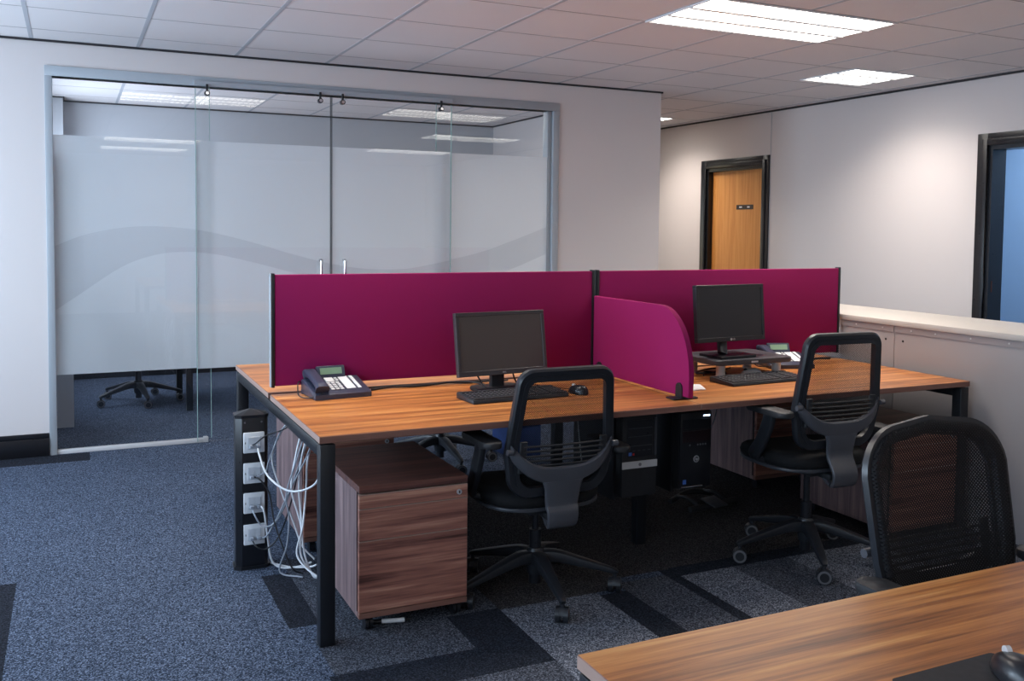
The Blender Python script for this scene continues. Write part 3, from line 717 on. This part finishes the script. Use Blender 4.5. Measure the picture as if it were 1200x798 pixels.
# riser under the black monitor
t = thing('monitor_riser', 'dark grey monitor riser on short silver legs', 'monitor stand', (2.235, .625, .7305))
m = MB(); m.prism(rrect(.47, .33, .035, 5), .068, .092, 'Z', bev=.005); tp = m.build('riser_top', M['plastic_grey'], t, 40)
m = MB(); m.box(-.03, .01, -.1665, -.1648, .076, .084); m.build('badge', M['silver'], tp)
for x in (-.17, .17):
    for y in (-.11, .11):
        m = MB(); m.cyl((x, y, 0), (x, y, .068), .022, n=20); m.build('leg', M['silver'], t, 40)

# ------------------------------------------------------------------ keyboards and mice
def keyboard(label, loc, rz, mat_keys, w=.45, d=.165, palm=False):
    t = thing('keyboard', label, 'keyboard', loc, math.radians(rz))
    m = MB(); m.prism([(-d/2, .004), (-d/2+.004, .014), (d/2-.004, .026), (d/2, .020), (d/2, .0), (-d/2+.002, .0)], -w/2, w/2, 'X', bev=.003)
    m.build('case', M['plastic'], t, 30)
    m = MB(); rows = 6; kd = (d-.035)/rows
    for r in range(rows):
        y0 = -d/2+.014+r*kd + (.006 if r == 5 else 0); zz = .0145+(y0+d/2)/d*.012
        x = -w/2+.010; blocks = ((15, w*.64), (3, w*.125), (4, w*.165))
        for nk, bw in blocks:
            kw = bw/nk
            if r == 0 and nk == 15:
                for a_, b_ in ((0, 1.5), (1.5, 2.7), (2.7, 4), (4, 10), (10, 11.3), (11.3, 12.6), (12.6, 15)): m.box(x+a_*kw, x+b_*kw-.002, y0, y0+kd-.002, zz-.004, zz+.005, .0012, 1)
            else:
                for k in range(nk): m.box(x+k*kw, x+(k+1)*kw-.0025, y0, y0+kd-.0025, zz-.004, zz+.005, .0012, 1)
            x += bw+.010
    m.build('keys', mat_keys, t)
    m = MB()
    for r in range(1, 5):
        y0 = -d/2+.014+r*kd; zz = .0145+(y0+d/2)/d*.012+.0052
        for k in range(14): m.box(-w/2+.016+k*w*.64/15, -w/2+.019+k*w*.64/15, y0+.010, y0+.013, zz-.0004, zz+.0001)
    m.build('key_legends', M['silver'], t)
    return t
def keymat(): return pbr('black_keycaps', srgb(42, 43, 48), .35)
kb = keyboard('black keyboard in front of the grey monitor', (.925, .43, .7305), 3, keymat())
keyboard('black keyboard in front of the monitor riser', (2.185, .385, .7305), 3, pbr('lighter_keycaps', srgb(62, 62, 66), .3))  # keycaps lighter and glossier than on the other keyboards
keyboard('black keyboard corner at the right edge, on the cut-off desk', (.965, -2.13, .7305), 0, keymat())
def mouse(label, loc, rz, m1, m2, s=1.0):
    t = thing('computer_mouse', label, 'mouse', loc, math.radians(rz))
    m = MB(); n = 20
    def F(u, v):
        a = 2*PI*u; ph = PI/2*v; r = math.cos(ph)**.75
        return (s*.031*r*math.cos(a)*(1-.12*math.sin(a)), s*.058*r*math.sin(a), s*(.002+.036*math.sin(ph)**.9*(1-.22*(math.sin(a)*r+.1))))
    m.surf(F, n, 8); m.lathe([(0, 0), (.029*s, 0), (.030*s, .003*s)], 20, Matrix.Diagonal((1, 1.85, 1, 1)))
    m.build('shell', m1, t, 60)
    m = MB(); m.cyl((-.004*s, .030*s, .031*s), (.004*s, .030*s, .031*s), .008*s, n=14); m.build('scroll_wheel', m2, t, 40)
    return t
mouse('black mouse beside the keyboard at the left-hand desk', (1.225, .41, .7305), 12, M['black_gloss'], M['silver'])
mouse('silver-grey mouse lying under the monitor riser', (2.26, .53, .7305), 80, M['silver'], M['plastic'], .95)
mouse('black mouse on the mat at the bottom edge of the picture', (.605, -2.135, .7330), -20, M['black_gloss'], M['silver'], 1.05)
m = MB(); m.prism(rrect(.235, .20, .008, 3, .535, -2.150), .7303, .7328, 'Z'); tag(m.build('mouse_mat', M['plastic_matte']), 'dark mouse mat on the cut-off desk at the bottom edge', 'mouse mat')

# ------------------------------------------------------------------ desk phones
def phone(label, loc, rz):
    t = thing('desk_phone', label, 'telephone', loc, math.radians(rz), 'slate desk phones')
    w, d = .245, .20
    m = MB(); m.prism([(0, 0), (0, .020), (.012, .026), (d-.02, .064), (d, .058), (d, 0)], 0, w, 'X', bev=.005)
    m.build('phone_body', M['phone'], t, 30)
    sl = math.atan2(.038, d-.032); S = tr(0, .012, .0265) @ Matrix.Rotation(sl, 4, 'X')
    m = MB()
    m.box(.088, .125, .115, .160, 0, .0025, m=S)
    m.box(.150, .190, .028, .165, 0, .0025, m=S); m.box(.200, .214, .030, .165, 0, .0025, m=S)
    m.build('label_strips', M['white'], t)
    m = MB()
    for r in range(4):
        for k in range(3): m.box(.083+k*.020, .098+k*.020, .026+r*.022, .039+r*.022, 0, .004, .001, 1, m=S)
    for r in range(2):
        for k in range(1): m.box(.130, .142, .118+r*.022, .132+r*.022, 0, .004, .001, 1, m=S)
    m.build('keypad', M['white'], t)
    m = MB(); TD = tr(.125, d-.028, .062) @ rot('X', -24)
    m.box(-.062, .062, -.006, .010, -.012, .052, .003, m=TD); dp = m.build('display_hood', M['phone'], t, 30)
    m = MB(); m.box(-.048, .048, -.0075, -.005, .014, .042, m=TD); m.build('display', M['lcd'], dp)
    # handset lying in its cradle on the left
    m = MB(); P = [(.034, .006, .040), (.034, .030, .056), (.034, .10, .074), (.034, .17, .086), (.034, .190, .080)]
    cs = catmull(P, 4); n = len(cs)
    m.sweep(cs, rrect(.056, .034, .012, 3), normal=(0, 0, 1), scale=[(1.05-.25*math.sin(PI*i/(n-1)), (1.35-.55*math.sin(PI*i/(n-1)))) for i in range(n)])
    m.build('handset', M['phone'], t, 50)
    m = MB(); m.tube([(.034, .0, .030), (-.01, .03, .008), (-.035, .10, .006), (-.025, .16, .03), (-.012, .19, .05), (.0, .205, .045), (.03, .206, .02)], .0025, 8, 6); m.build('cord', M['cable_k'], t, 50)
    return t
phone('slate desk phone at the left end of the desk, against the magenta screen', (.140, .655, .7305), 4)
phone('slate desk phone behind the riser, by the right-hand keyboard', (2.495, .66, .7305), -16)

# small things on the desks
m = MB(); m.prism([(1.70, .27), (1.80, .275), (1.86, .40), (1.72, .44)], .7303, .7330, 'Z'); m.prism([(1.69, .28), (1.79, .27), (1.84, .38), (1.70, .42)], .7332, .735, 'Z')
tag(m.build('paper_sheets', M['paper']), 'small white sheets of paper just right of the magenta divider', 'paper')
t = thing('marker_pen', 'white and black marker pen on the carpet under the drawer unit', 'pen', (.0, .0, .0))
m = MB(); m.cyl((.255, .112, .0085), (.335, .092, .0085), .008); m.build('pen_barrel', M['white'], t, 40)
m = MB(); m.cyl((.222, .120, .0085), (.254, .1122, .0085), .0085); m.cyl((.336, .0918, .0085), (.352, .088, .0085), .004); m.build('pen_cap', M['black_gloss'], t, 40)
t = thing('flower', 'tiny purple and white bloom at the end of the right screen', 'ornament', (3.30, 1.05, .9755))
m = MB(); m.lathe([(.0, 0), (.018, 0), (.022, .03), (.0, .03)], 14); m.build('pot', M['white'], t)
m = MB()
for k in range(9):
    a = 2*PI*k/9; m.lathe([(0, -.008), (.009, 0), (0, .016)], 8, tr(.018*math.cos(a), .018*math.sin(a), .048+.012*(k % 2)) @ rot('X', 30*math.cos(a)))
m.build('petals', M['purple'], t)

# ------------------------------------------------------------------ computer towers under the desk
def cpu(label, loc, kind):
    t = thing('computer_tower', label, 'computer', loc)
    w, d, h = .172, .42, .345
    m = MB(); m.box(0, w, .012, d, 0, h, .004); m.build('case', M['plastic_matte'], t, 30)
    if kind == 0:
        m = MB(); m.box(0, w, 0, .014, 0, h, .006); fp = m.build('front_panel', M['plastic_matte'], t, 30)
        m = MB(); m.box(.022, .150, -.003, .0, .170, .325, .001, 1); b_ = m.build('drive_bay', M['black_gloss'], fp)
        m = MB()
        for z in (.29, .255, .215): m.box(.028, .144, -.0045, -.003, z, z+.003)
        for x in (.05, .075, .1, .125): m.box(x, x+.012, -.0045, -.003, .195, .198)
        m.build('drive_slots', M['plastic_grey'], b_)
        m = MB(); m.box(-.001, w+.001, -.005, .0, .122, .152, .001, 1); bd = m.build('silver_band', M['silver'], fp)
        m = MB(); m.lathe([(.0, 0), (.007, 0), (.007, .0015), (0, .0015)], 20, tr(.086, -.005, .137) @ rot('X', 90)); m.build('badge', M['rim'], bd, 40)
        m = MB(); m.box(.030, .045, -.0042, -.003, .177, .191); m.build('sticker', M['sticker'], b_)
        m = MB(); m.box(.050, .058, -.0042, -.003, .178, .186); m.build('sticker', M['red'], b_)
        m = MB(); m.box(.158, .170, .0, -.003, .17, .33); m.build('side_strip', M['plastic_grey'], fp)
    else:
        m = MB(); m.box(0, w, 0, .014, 0, h, .008); fp = m.build('front_panel', M['black_gloss'], t, 30)
        m = MB(); m.box(.008, w-.008, -.003, 0, .268, .312, .001, 1); m.build('disc_drive', M['black_metal'], fp)
        m = MB(); m.box(.125, .158, -.002, 0, .322, .328); m.build('power_light', M['led'], fp)
        m = MB(); m.box(.012, w-.012, -.0015, 0, .21, .26); m.build('card_reader', pbr('dark_red_gloss', srgb(36, 20, 24), .3), fp)
        m = MB()
        for k in range(4): m.lathe([(0, 0), (.0045, 0), (.0045, .001), (0, .001)], 12, tr(.095+k*.014, -.001, .196) @ rot('X', 90))
        m.box(.05, .056, -.0015, 0, .192, .200); m.build('ports', M['rim'], fp)
        m = MB(); m.lathe([(0, 0), (.015, 0), (.015, .002), (0, .002)], 28, tr(.088, -.001, .132) @ rot('X', 90)); m.mi = 1
        m.lathe([(0, 0), (.0115, 0), (.0115, .0012), (0, .0012)], 28, tr(.088, -.003, .132) @ rot('X', 90)); lg = m.build('round_logo', [M['silver'], M['plastic_grey']], fp, 40)
        text_mesh('hp', .018, M['white'], fp, tr(.088, -.0046, .133) @ rot('X', 90), shear=.25)
        m = MB(); m.box(.018, .036, -.0015, 0, .022, .042); m.build('sticker', M['sticker'], fp)
        m = MB(); m.box(.010, .125, -.004, 0, .006, .013, .002, 1); m.build('chrome_strip', M['chrome'], fp)
    # hanging cradle
    m = MB(); m.box(-.012, -.002, .05, .36, -.02, .340); m.box(w+.002, w+.012, .05, .36, -.02, .340); m.box(-.002, w+.002, .08, .13, -.02, -.002); m.box(-.002, w+.002, .28, .33, -.02, -.002)
    m.build('cradle', M['black_metal'], t)
    return t
cpu('black computer tower with a silver band, hung under the desk behind the chair', (1.322, .20, .315), 0)
cpu('glossy black computer tower with round silver badge and blue light, hung under the desk', (1.685, .30, .285), 1)

# ------------------------------------------------------------------ cabinets
ys_ = [(.515, 1.455), (-.425, .513), (-1.365, -.427), (-2.305, -1.367)]
cl = ['grey steel cabinet, farthest, its seam behind the mesh chair back', 'grey steel cabinet back beside the end of the desk', 'grey steel cabinet at the right edge behind the nearest chair', 'grey steel cabinet outside the right edge']
for (y0, y1), lb in list(zip(ys_, cl))[:3]:
    t = thing('storage_cabinet', lb, 'cabinet', (3.20, y0, 0), 0, 'grey cabinets along the walkway')
    m = MB(); m.box(0, .50, 0, y1-y0, 0, .945, .003); m.build('body', M['cab'], t, 30)
    m = MB(); m.box(-.004, .0, .002, y1-y0-.002, .912, .943); m.build('top_rail', M['cab'], t)
    m = MB()
    for fy in (.08, .28, .5, .72, .88): m.cyl((-.007, fy*(y1-y0), .928), (-.004, fy*(y1-y0), .928), .004, n=10)
    m.build('rivets', M['silver'], t)
    m = MB()
    for fy in (.06, .94): m.cyl((-.001, fy*(y1-y0), .868), (.001, fy*(y1-y0), .868), .006, n=12)
    m.build('holes', M['black_metal'], t)
m = MB(); m.box(3.188, 3.73, -1.37, 1.46, .9452, .975, .003); tag(m.build('cabinet_worktop', M['cabtop'], smooth=30), 'pale continuous top running over the grey cabinets', 'worktop')

# ------------------------------------------------------------------ socket tower and its cables
t = thing('socket_tower', 'tall black floor socket tower with four white outlets at the desk end', 'socket tower', (-.077, .85, 0))
plan = [(-.042, 0), (.050, 0), (.066, .018), (.066, .085), (.03, .11), (-.03, .11), (-.062, .085), (-.066, .018)]
m = MB(); m.prism(plan, .012, .640, 'Z', bev=.002)
m.build('column', M['black_gloss'], t, 30)
m = MB(); vb = [m.bm.verts.new((x*1.05, -.003+y*1.05, .640)) for x, y in plan]; vt = [m.bm.verts.new((x*1.05, -.003+y*1.05, .652)) for x, y in plan]
ap = m.bm.verts.new((0, .052, .672)); n = len(plan)
m.bm.faces.new(vb[::-1])
for k in range(n): m.bm.faces.new((vb[k], vb[(k+1) % n], vt[(k+1) % n], vt[k])); m.bm.faces.new((vt[k], vt[(k+1) % n], ap))
m.build('cap', M['black_gloss'], t)
m = MB(); m.prism([(x*1.12, -.004+y*1.06) for x, y in plan], 0, .014, 'Z'); m.build('foot', M['black_metal'], t)
m = MB()
for x in (-.03, .038): m.cyl((x, -.002, .622), (x, .0, .622), .004, n=12)
m.build('screws', M['rim'], t)
SZ = [.538, .4095, .2835, .150]
for z in SZ:
    m = MB(); m.box(-.037, .049, -.010, .0, z-.043, z+.043, .003, 2); sp_ = m.build('socket_plate', M['white'], t, 30)
    m = MB(); m.box(-.020, .034, -.013, -.0095, z-.026, z+.026, .002, 1)
    m.box(-.016, .005, -.0145, -.0125, z-.004, z+.022); m.box(.009, .030, -.0145, -.0125, z-.004, z+.022)
    m.build('outlet_module', pbr('outlet_grey', srgb(196, 200, 206), .4), sp_, 30)
    m = MB(); m.box(-.031, -.028, -.0105, -.0098, z-.004, z+.004); m.build('screw', M['black_metal'], sp_)
def cable(label, pts, mat, r=.0035, plug=True, group='cables hanging at the desk end', name='network_cable'):
    t = thing(name, label, 'cable', pts[0], 0, group); o = Vector(pts[0])
    m = MB(); m.tube([Vector(p)-o for p in pts], r, 8, 8); m.build('cord', M[mat], t, 60)
    if plug:
        m = MB(); m.box(-.007, .007, -.024, .003, -.006, .006, .001, 1); m.build('plug', M['cable_g'], t)
    return t
X0 = -.077
def s_(k, dx): return (X0+dx, .836, SZ[k]-.012)
cable('white cable looping from the top outlet up to the desk edge', [s_(0, .02), (-.06, .79, .50), (-.035, .72, .42), (.03, .62, .38), (.10, .52, .42), (.12, .47, .50), (.125, .44, .60), (.12, .46, .655)], 'cable_w', .0042)
cable('thin black cable from the top outlet slanting up under the desk', [s_(0, -.008), (-.07, .80, .545), (-.03, .79, .575), (.03, .76, .60), (.09, .72, .645)], 'cable_k', .003)
cable('grey cable from the second outlet curling upward', [s_(1, .022), (-.03, .81, .42), (-.02, .80, .46), (.0, .79, .52), (.03, .77, .60), (.08, .72, .655)], 'cable_g', .003)
cable('black cable from the second outlet dropping to the floor', [s_(1, -.006), (-.055, .80, .39), (-.02, .78, .33), (-.005, .76, .22), (.03, .72, .10), (.06, .70, .03), (.10, .70, .006)], 'cable_k', .0033)
cable('grey cable from the third outlet sagging beside it', [s_(2, -.006), (-.075, .80, .24), (-.05, .79, .20), (-.01, .77, .205), (.03, .75, .27), (.07, .70, .42), (.11, .62, .60), (.12, .60, .655)], 'cable_g', .0035)
cable('white cable from the third outlet falling to the floor and under the desk', [s_(2, .022), (-.040, .80, .26), (-.022, .815, .14), (-.005, .82, .04), (.03, .80, .008), (.09, .77, .012), (.148, .75, .03)], 'cable_w', .0042)
cable('grey cable from the lowest outlet slanting up behind the others', [s_(3, .022), (-.03, .80, .15), (.01, .76, .24), (.05, .68, .38), (.085, .60, .50), (.10, .52, .60), (.115, .50, .655)], 'cable_g', .0035)
cable('dark cable from the lowest outlet drooping to the right', [s_(3, -.008), (-.07, .80, .11), (-.03, .79, .10), (.02, .77, .16), (.06, .72, .32), (.09, .70, .5), (.10, .70, .655)], 'cable_k', .003)
for k in range(3):
    a = .012*k
    cable(['white cable hanging straight down behind the desk rail', 'second white cable hanging beside the straight one', 'third white cable crossing down to the floor'][k],
          [(.105+a, .68-.07*k, .655), (.07+a, .68-.05*k, .52), (.045+.03*k, .66, .38), (.075, .63-.02*k, .24), (.085-.015*k, .60, .12), (.115, .58-.03*k, .035+.01*k), (.146, .57-.03*k, .03+.02*k)], 'cable_w', .004, False)
cable('white cable bowing out to the left before the drawer unit', [(.06, .74, .655), (.02, .80, .56), (.0, .83, .46), (.03, .80, .34), (.07, .76, .22), (.10, .72, .12), (.148, .70, .06)], 'cable_w', .0038, False)
cable('grey cable zigzagging between the white ones', [(.09, .56, .655), (.05, .60, .50), (.02, .64, .36), (.035, .66, .26), (.03, .68, .14), (.01, .72, .02), (.09, .66, .006)], 'cable_g', .0034, False)
cable('white cable along the floor behind the socket tower', [(-.01, .90, .006), (.03, .84, .006), (.08, .78, .008), (.13, .70, .03), (.148, .66, .05)], 'cable_w', .004, False)
# cables in the gap under the screens and behind the monitors
m_l = [('black cables bunched in the gap under the left screen', [(.42, .80, .735), (.52, .83, .737), (.64, .815, .735), (.78, .835, .738), (.90, .82, .735), (1.05, .84, .738)], 'cable_k', .005),
       ('black lead running along the foot of the left screen', [(.36, .83, .735), (.5, .845, .738), (.7, .84, .736), (.86, .83, .74), (.93, .75, .735), (.95, .70, .735)], 'cable_k', .004),
       ('black lead curling beside the grey monitor stand', [(.86, .66, .79), (.88, .655, .755), (.895, .64, .736), (.93, .70, .735), (1.0, .78, .735), (1.08, .82, .735)], 'cable_k', .0035),
       ('black lead drooping from the grey monitor to the right', [(1.03, .66, .80), (1.045, .67, .765), (1.08, .70, .737), (1.16, .76, .735), (1.24, .81, .735)], 'cable_k', .004),
       ('mouse lead at the left-hand desk', [(1.215, .465, .742), (1.21, .52, .735), (1.16, .62, .734), (1.10, .74, .735)], 'cable_k', .002),
       ('black leads piled under the monitor riser', [(2.03, .60, .735), (2.10, .68, .738), (2.16, .60, .735), (2.2, .70, .745), (2.14, .74, .737), (2.03, .66, .737), (2.10, .62, .742), (2.3, .74, .738)], 'cable_k', .004),
       ('black lead behind the right phone along the screen', [(2.62, .80, .735), (2.74, .835, .737), (2.86, .82, .735), (2.98, .84, .738), (3.06, .83, .735)], 'cable_k', .005)]
for lb, P, mt, r in m_l: cable(lb, P, mt, r, False, 'leads along the desk screens', 'power_lead')
cable('white lead drooping beside the silver-banded tower', [(1.27, .50, .66), (1.26, .45, .50), (1.24, .38, .34), (1.20, .36, .27), (1.17, .40, .25)], 'cable_w', .003, False, 'leads under the desk', 'power_lead')
cable('pale lead between the glossy tower and the right chair', [(1.885, .62, .45), (1.95, .60, .42), (2.05, .60, .44), (2.12, .62, .52), (2.16, .66, .62)], 'cable_g', .003, False, 'leads under the desk', 'power_lead')

# plugs and adaptors lying on the tray end: small pale power adaptor under chair side
t = thing('power_adaptor', 'small pale power adaptor hanging by the near chair seat', 'adaptor', (1.17, .42, .225))
m = MB(); m.box(-.02, .02, -.015, .015, -.03, .02, .005); m.build('adaptor_body', M['cable_g'], t, 30)

# foot rest on the carpet
t = thing('foot_rest', 'dark tubular foot rest on the carpet under the glossy tower', 'foot rest', (2.24, .80, 0), math.radians(10))
m = MB(); m.tube([(-.17, -.02, .022), (0, -.03, .022), (.17, -.02, .022)], .016, 12, 4); m.tube([(-.15, .14, .022), (0, .15, .05), (.15, .14, .022)], .014, 12, 4)
for x in (-.10, .10): m.tube([(x, -.03, .022), (x, .06, .05), (x, .145, .04)], .010, 10, 4)
m.build('tube_frame', M['plastic_matte'], t, 50)
m = MB(); m.box(-.055, .045, -.075, .03, .042, .050, .003, 2, m=rot('X', 12)); m.build('foot_plate', M['plastic_grey'], t, 30)

# waste basket and blue crate beyond the desk
t = thing('waste_basket', 'round wire waste basket beyond the desk, glimpsed above the drawer unit', 'bin', (1.00, 2.62, 0))
m = MB(); m.lathe([(.10, .0), (.135, .29)], 32); bmesh.ops.delete(m.bm, geom=[f_ for f_ in m.bm.faces if len(f_.verts) > 4 and f_.calc_center_median().z > .1], context='FACES')
m.build('wire_body', M['bin_net'], t, 60)
m = MB(); m.tube([(.136*math.cos(2*PI*k/24), .136*math.sin(2*PI*k/24), .29) for k in range(24)], .005, 8, 0, closed=True); m.build('rim', M['black_metal'], t, 50)
t = thing('plastic_crate', 'blue plastic crate on the floor beyond the desk, beside the chair arm', 'crate', (1.72, 2.12, 0))
m = MB(); w_, d_ = .20, .30
m.box(0, w_, 0, d_, 0, .012); m.box(0, w_, 0, .01, .012, .24); m.box(0, w_, d_-.01, d_, .012, .24); m.box(0, .01, .01, d_-.01, .012, .24); m.box(w_-.01, w_, .01, d_-.01, .012, .24)
m.build('crate_body', M['blue'], t)
m = MB(); m.box(-.012, w_+.012, -.012, .0, .215, .245, .003); m.box(-.012, w_+.012, d_, d_+.012, .215, .245, .003); m.box(-.012, 0, 0, d_, .215, .245, .003); m.box(w_, w_+.012, 0, d_, .215, .245, .003); m.build('rim', M['blue'], t)

# desk in the meeting room
t = thing('meeting_table', 'dark table behind the glass, its black legs showing below the frosting', 'table', (.04, 4.46, 0))
m = MB(); m.box(0, 1.6, 0, .80, .705, .73, .003); m.build('table_top', M['desk'], t)
for x in (.0, 1.55):
    for y in (.0, .75): m = MB(); m.box(x+.004, x+.05, y+.003, y+.046, 0, .705); m.build('leg', M['black_metal'], t)

# ------------------------------------------------------------------ daylight and world
def area(name, loc, rotv, sx, sy, e, col):
    l = bpy.data.lights.new(name, 'AREA'); l.shape = 'RECTANGLE'; l.size = sx; l.size_y = sy; l.energy = e; l.color = col
    o = bpy.data.objects.new(name, l); C.objects.link(o); o.location = loc; o.rotation_euler = rotv; return o
WE = [22, 32, 52, 84]
for (a, b_), e_ in zip(WIN, WE):
    area('window_daylight', (XL-.16, (a+b_)/2, 1.5), (0, -PI/2, 0), WZ[1]-WZ[0], b_-a, e_, (.64, .80, 1.0))
area('meeting_room_fill', (-1.17, 5.3, 1.55), (0, -PI/2, 0), 1.25, 1.4, 34, (.70, .82, 1.0))  # lamp added outside the unseen meeting room window to brighten the room
area('side_room_fill', (XR+.9, 1.2, H-.05), (0, 0, 0), 1.0, 2.0, 26, (.75, .88, 1.0))  # added ceiling panel standing in for daylight; the side room has no window
w = bpy.data.worlds.new('sky'); bpy.context.scene.world = w; w.use_nodes = True
nt = w.node_tree; bg = nt.nodes['Background']; sk = nt.nodes.new('ShaderNodeTexSky'); sk.sky_type = 'NISHITA'; sk.sun_disc = False; sk.sun_elevation = math.radians(35)
nt.links.new(sk.outputs[0], bg.inputs[0]); bg.inputs[1].default_value = .15

# ------------------------------------------------------------------ camera
cam = bpy.data.cameras.new('camera'); co = bpy.data.objects.new('camera', cam); C.objects.link(co)
F_, CY = 1099.5888, 324.3056; yaw, pit, rol = -.4396, -.0522, .0106
Fv = Vector((-math.sin(yaw)*math.cos(pit), math.cos(yaw)*math.cos(pit), math.sin(pit))); Rv = Vector((math.cos(yaw), math.sin(yaw), 0)); Uv = Rv.cross(Fv)
R2 = Rv*math.cos(rol)+Uv*math.sin(rol); U2 = -Rv*math.sin(rol)+Uv*math.cos(rol)
mw = Matrix((( R2.x, U2.x, -Fv.x, -.7506), (R2.y, U2.y, -Fv.y, -3.1081), (R2.z, U2.z, -Fv.z, 1.4422), (0, 0, 0, 1)))
co.matrix_world = mw
cam.sensor_width = 36; cam.lens = F_/1200*36; cam.shift_y = (CY-399)/1200; cam.clip_start = .05
sc = bpy.context.scene; sc.camera = co
sc.view_settings.view_transform = 'Standard'; sc.view_settings.look = 'None'; sc.view_settings.gamma = 1; sc.view_settings.exposure = .80; sc.view_settings.use_curve_mapping = False
cy = sc.cycles; cy.use_denoising = True; cy.max_bounces = 10; cy.transparent_max_bounces = 24; cy.diffuse_bounces = 5; cy.glossy_bounces = 5; cy.sample_clamp_indirect = 4; cy.caustics_reflective = False; cy.caustics_refractive = False
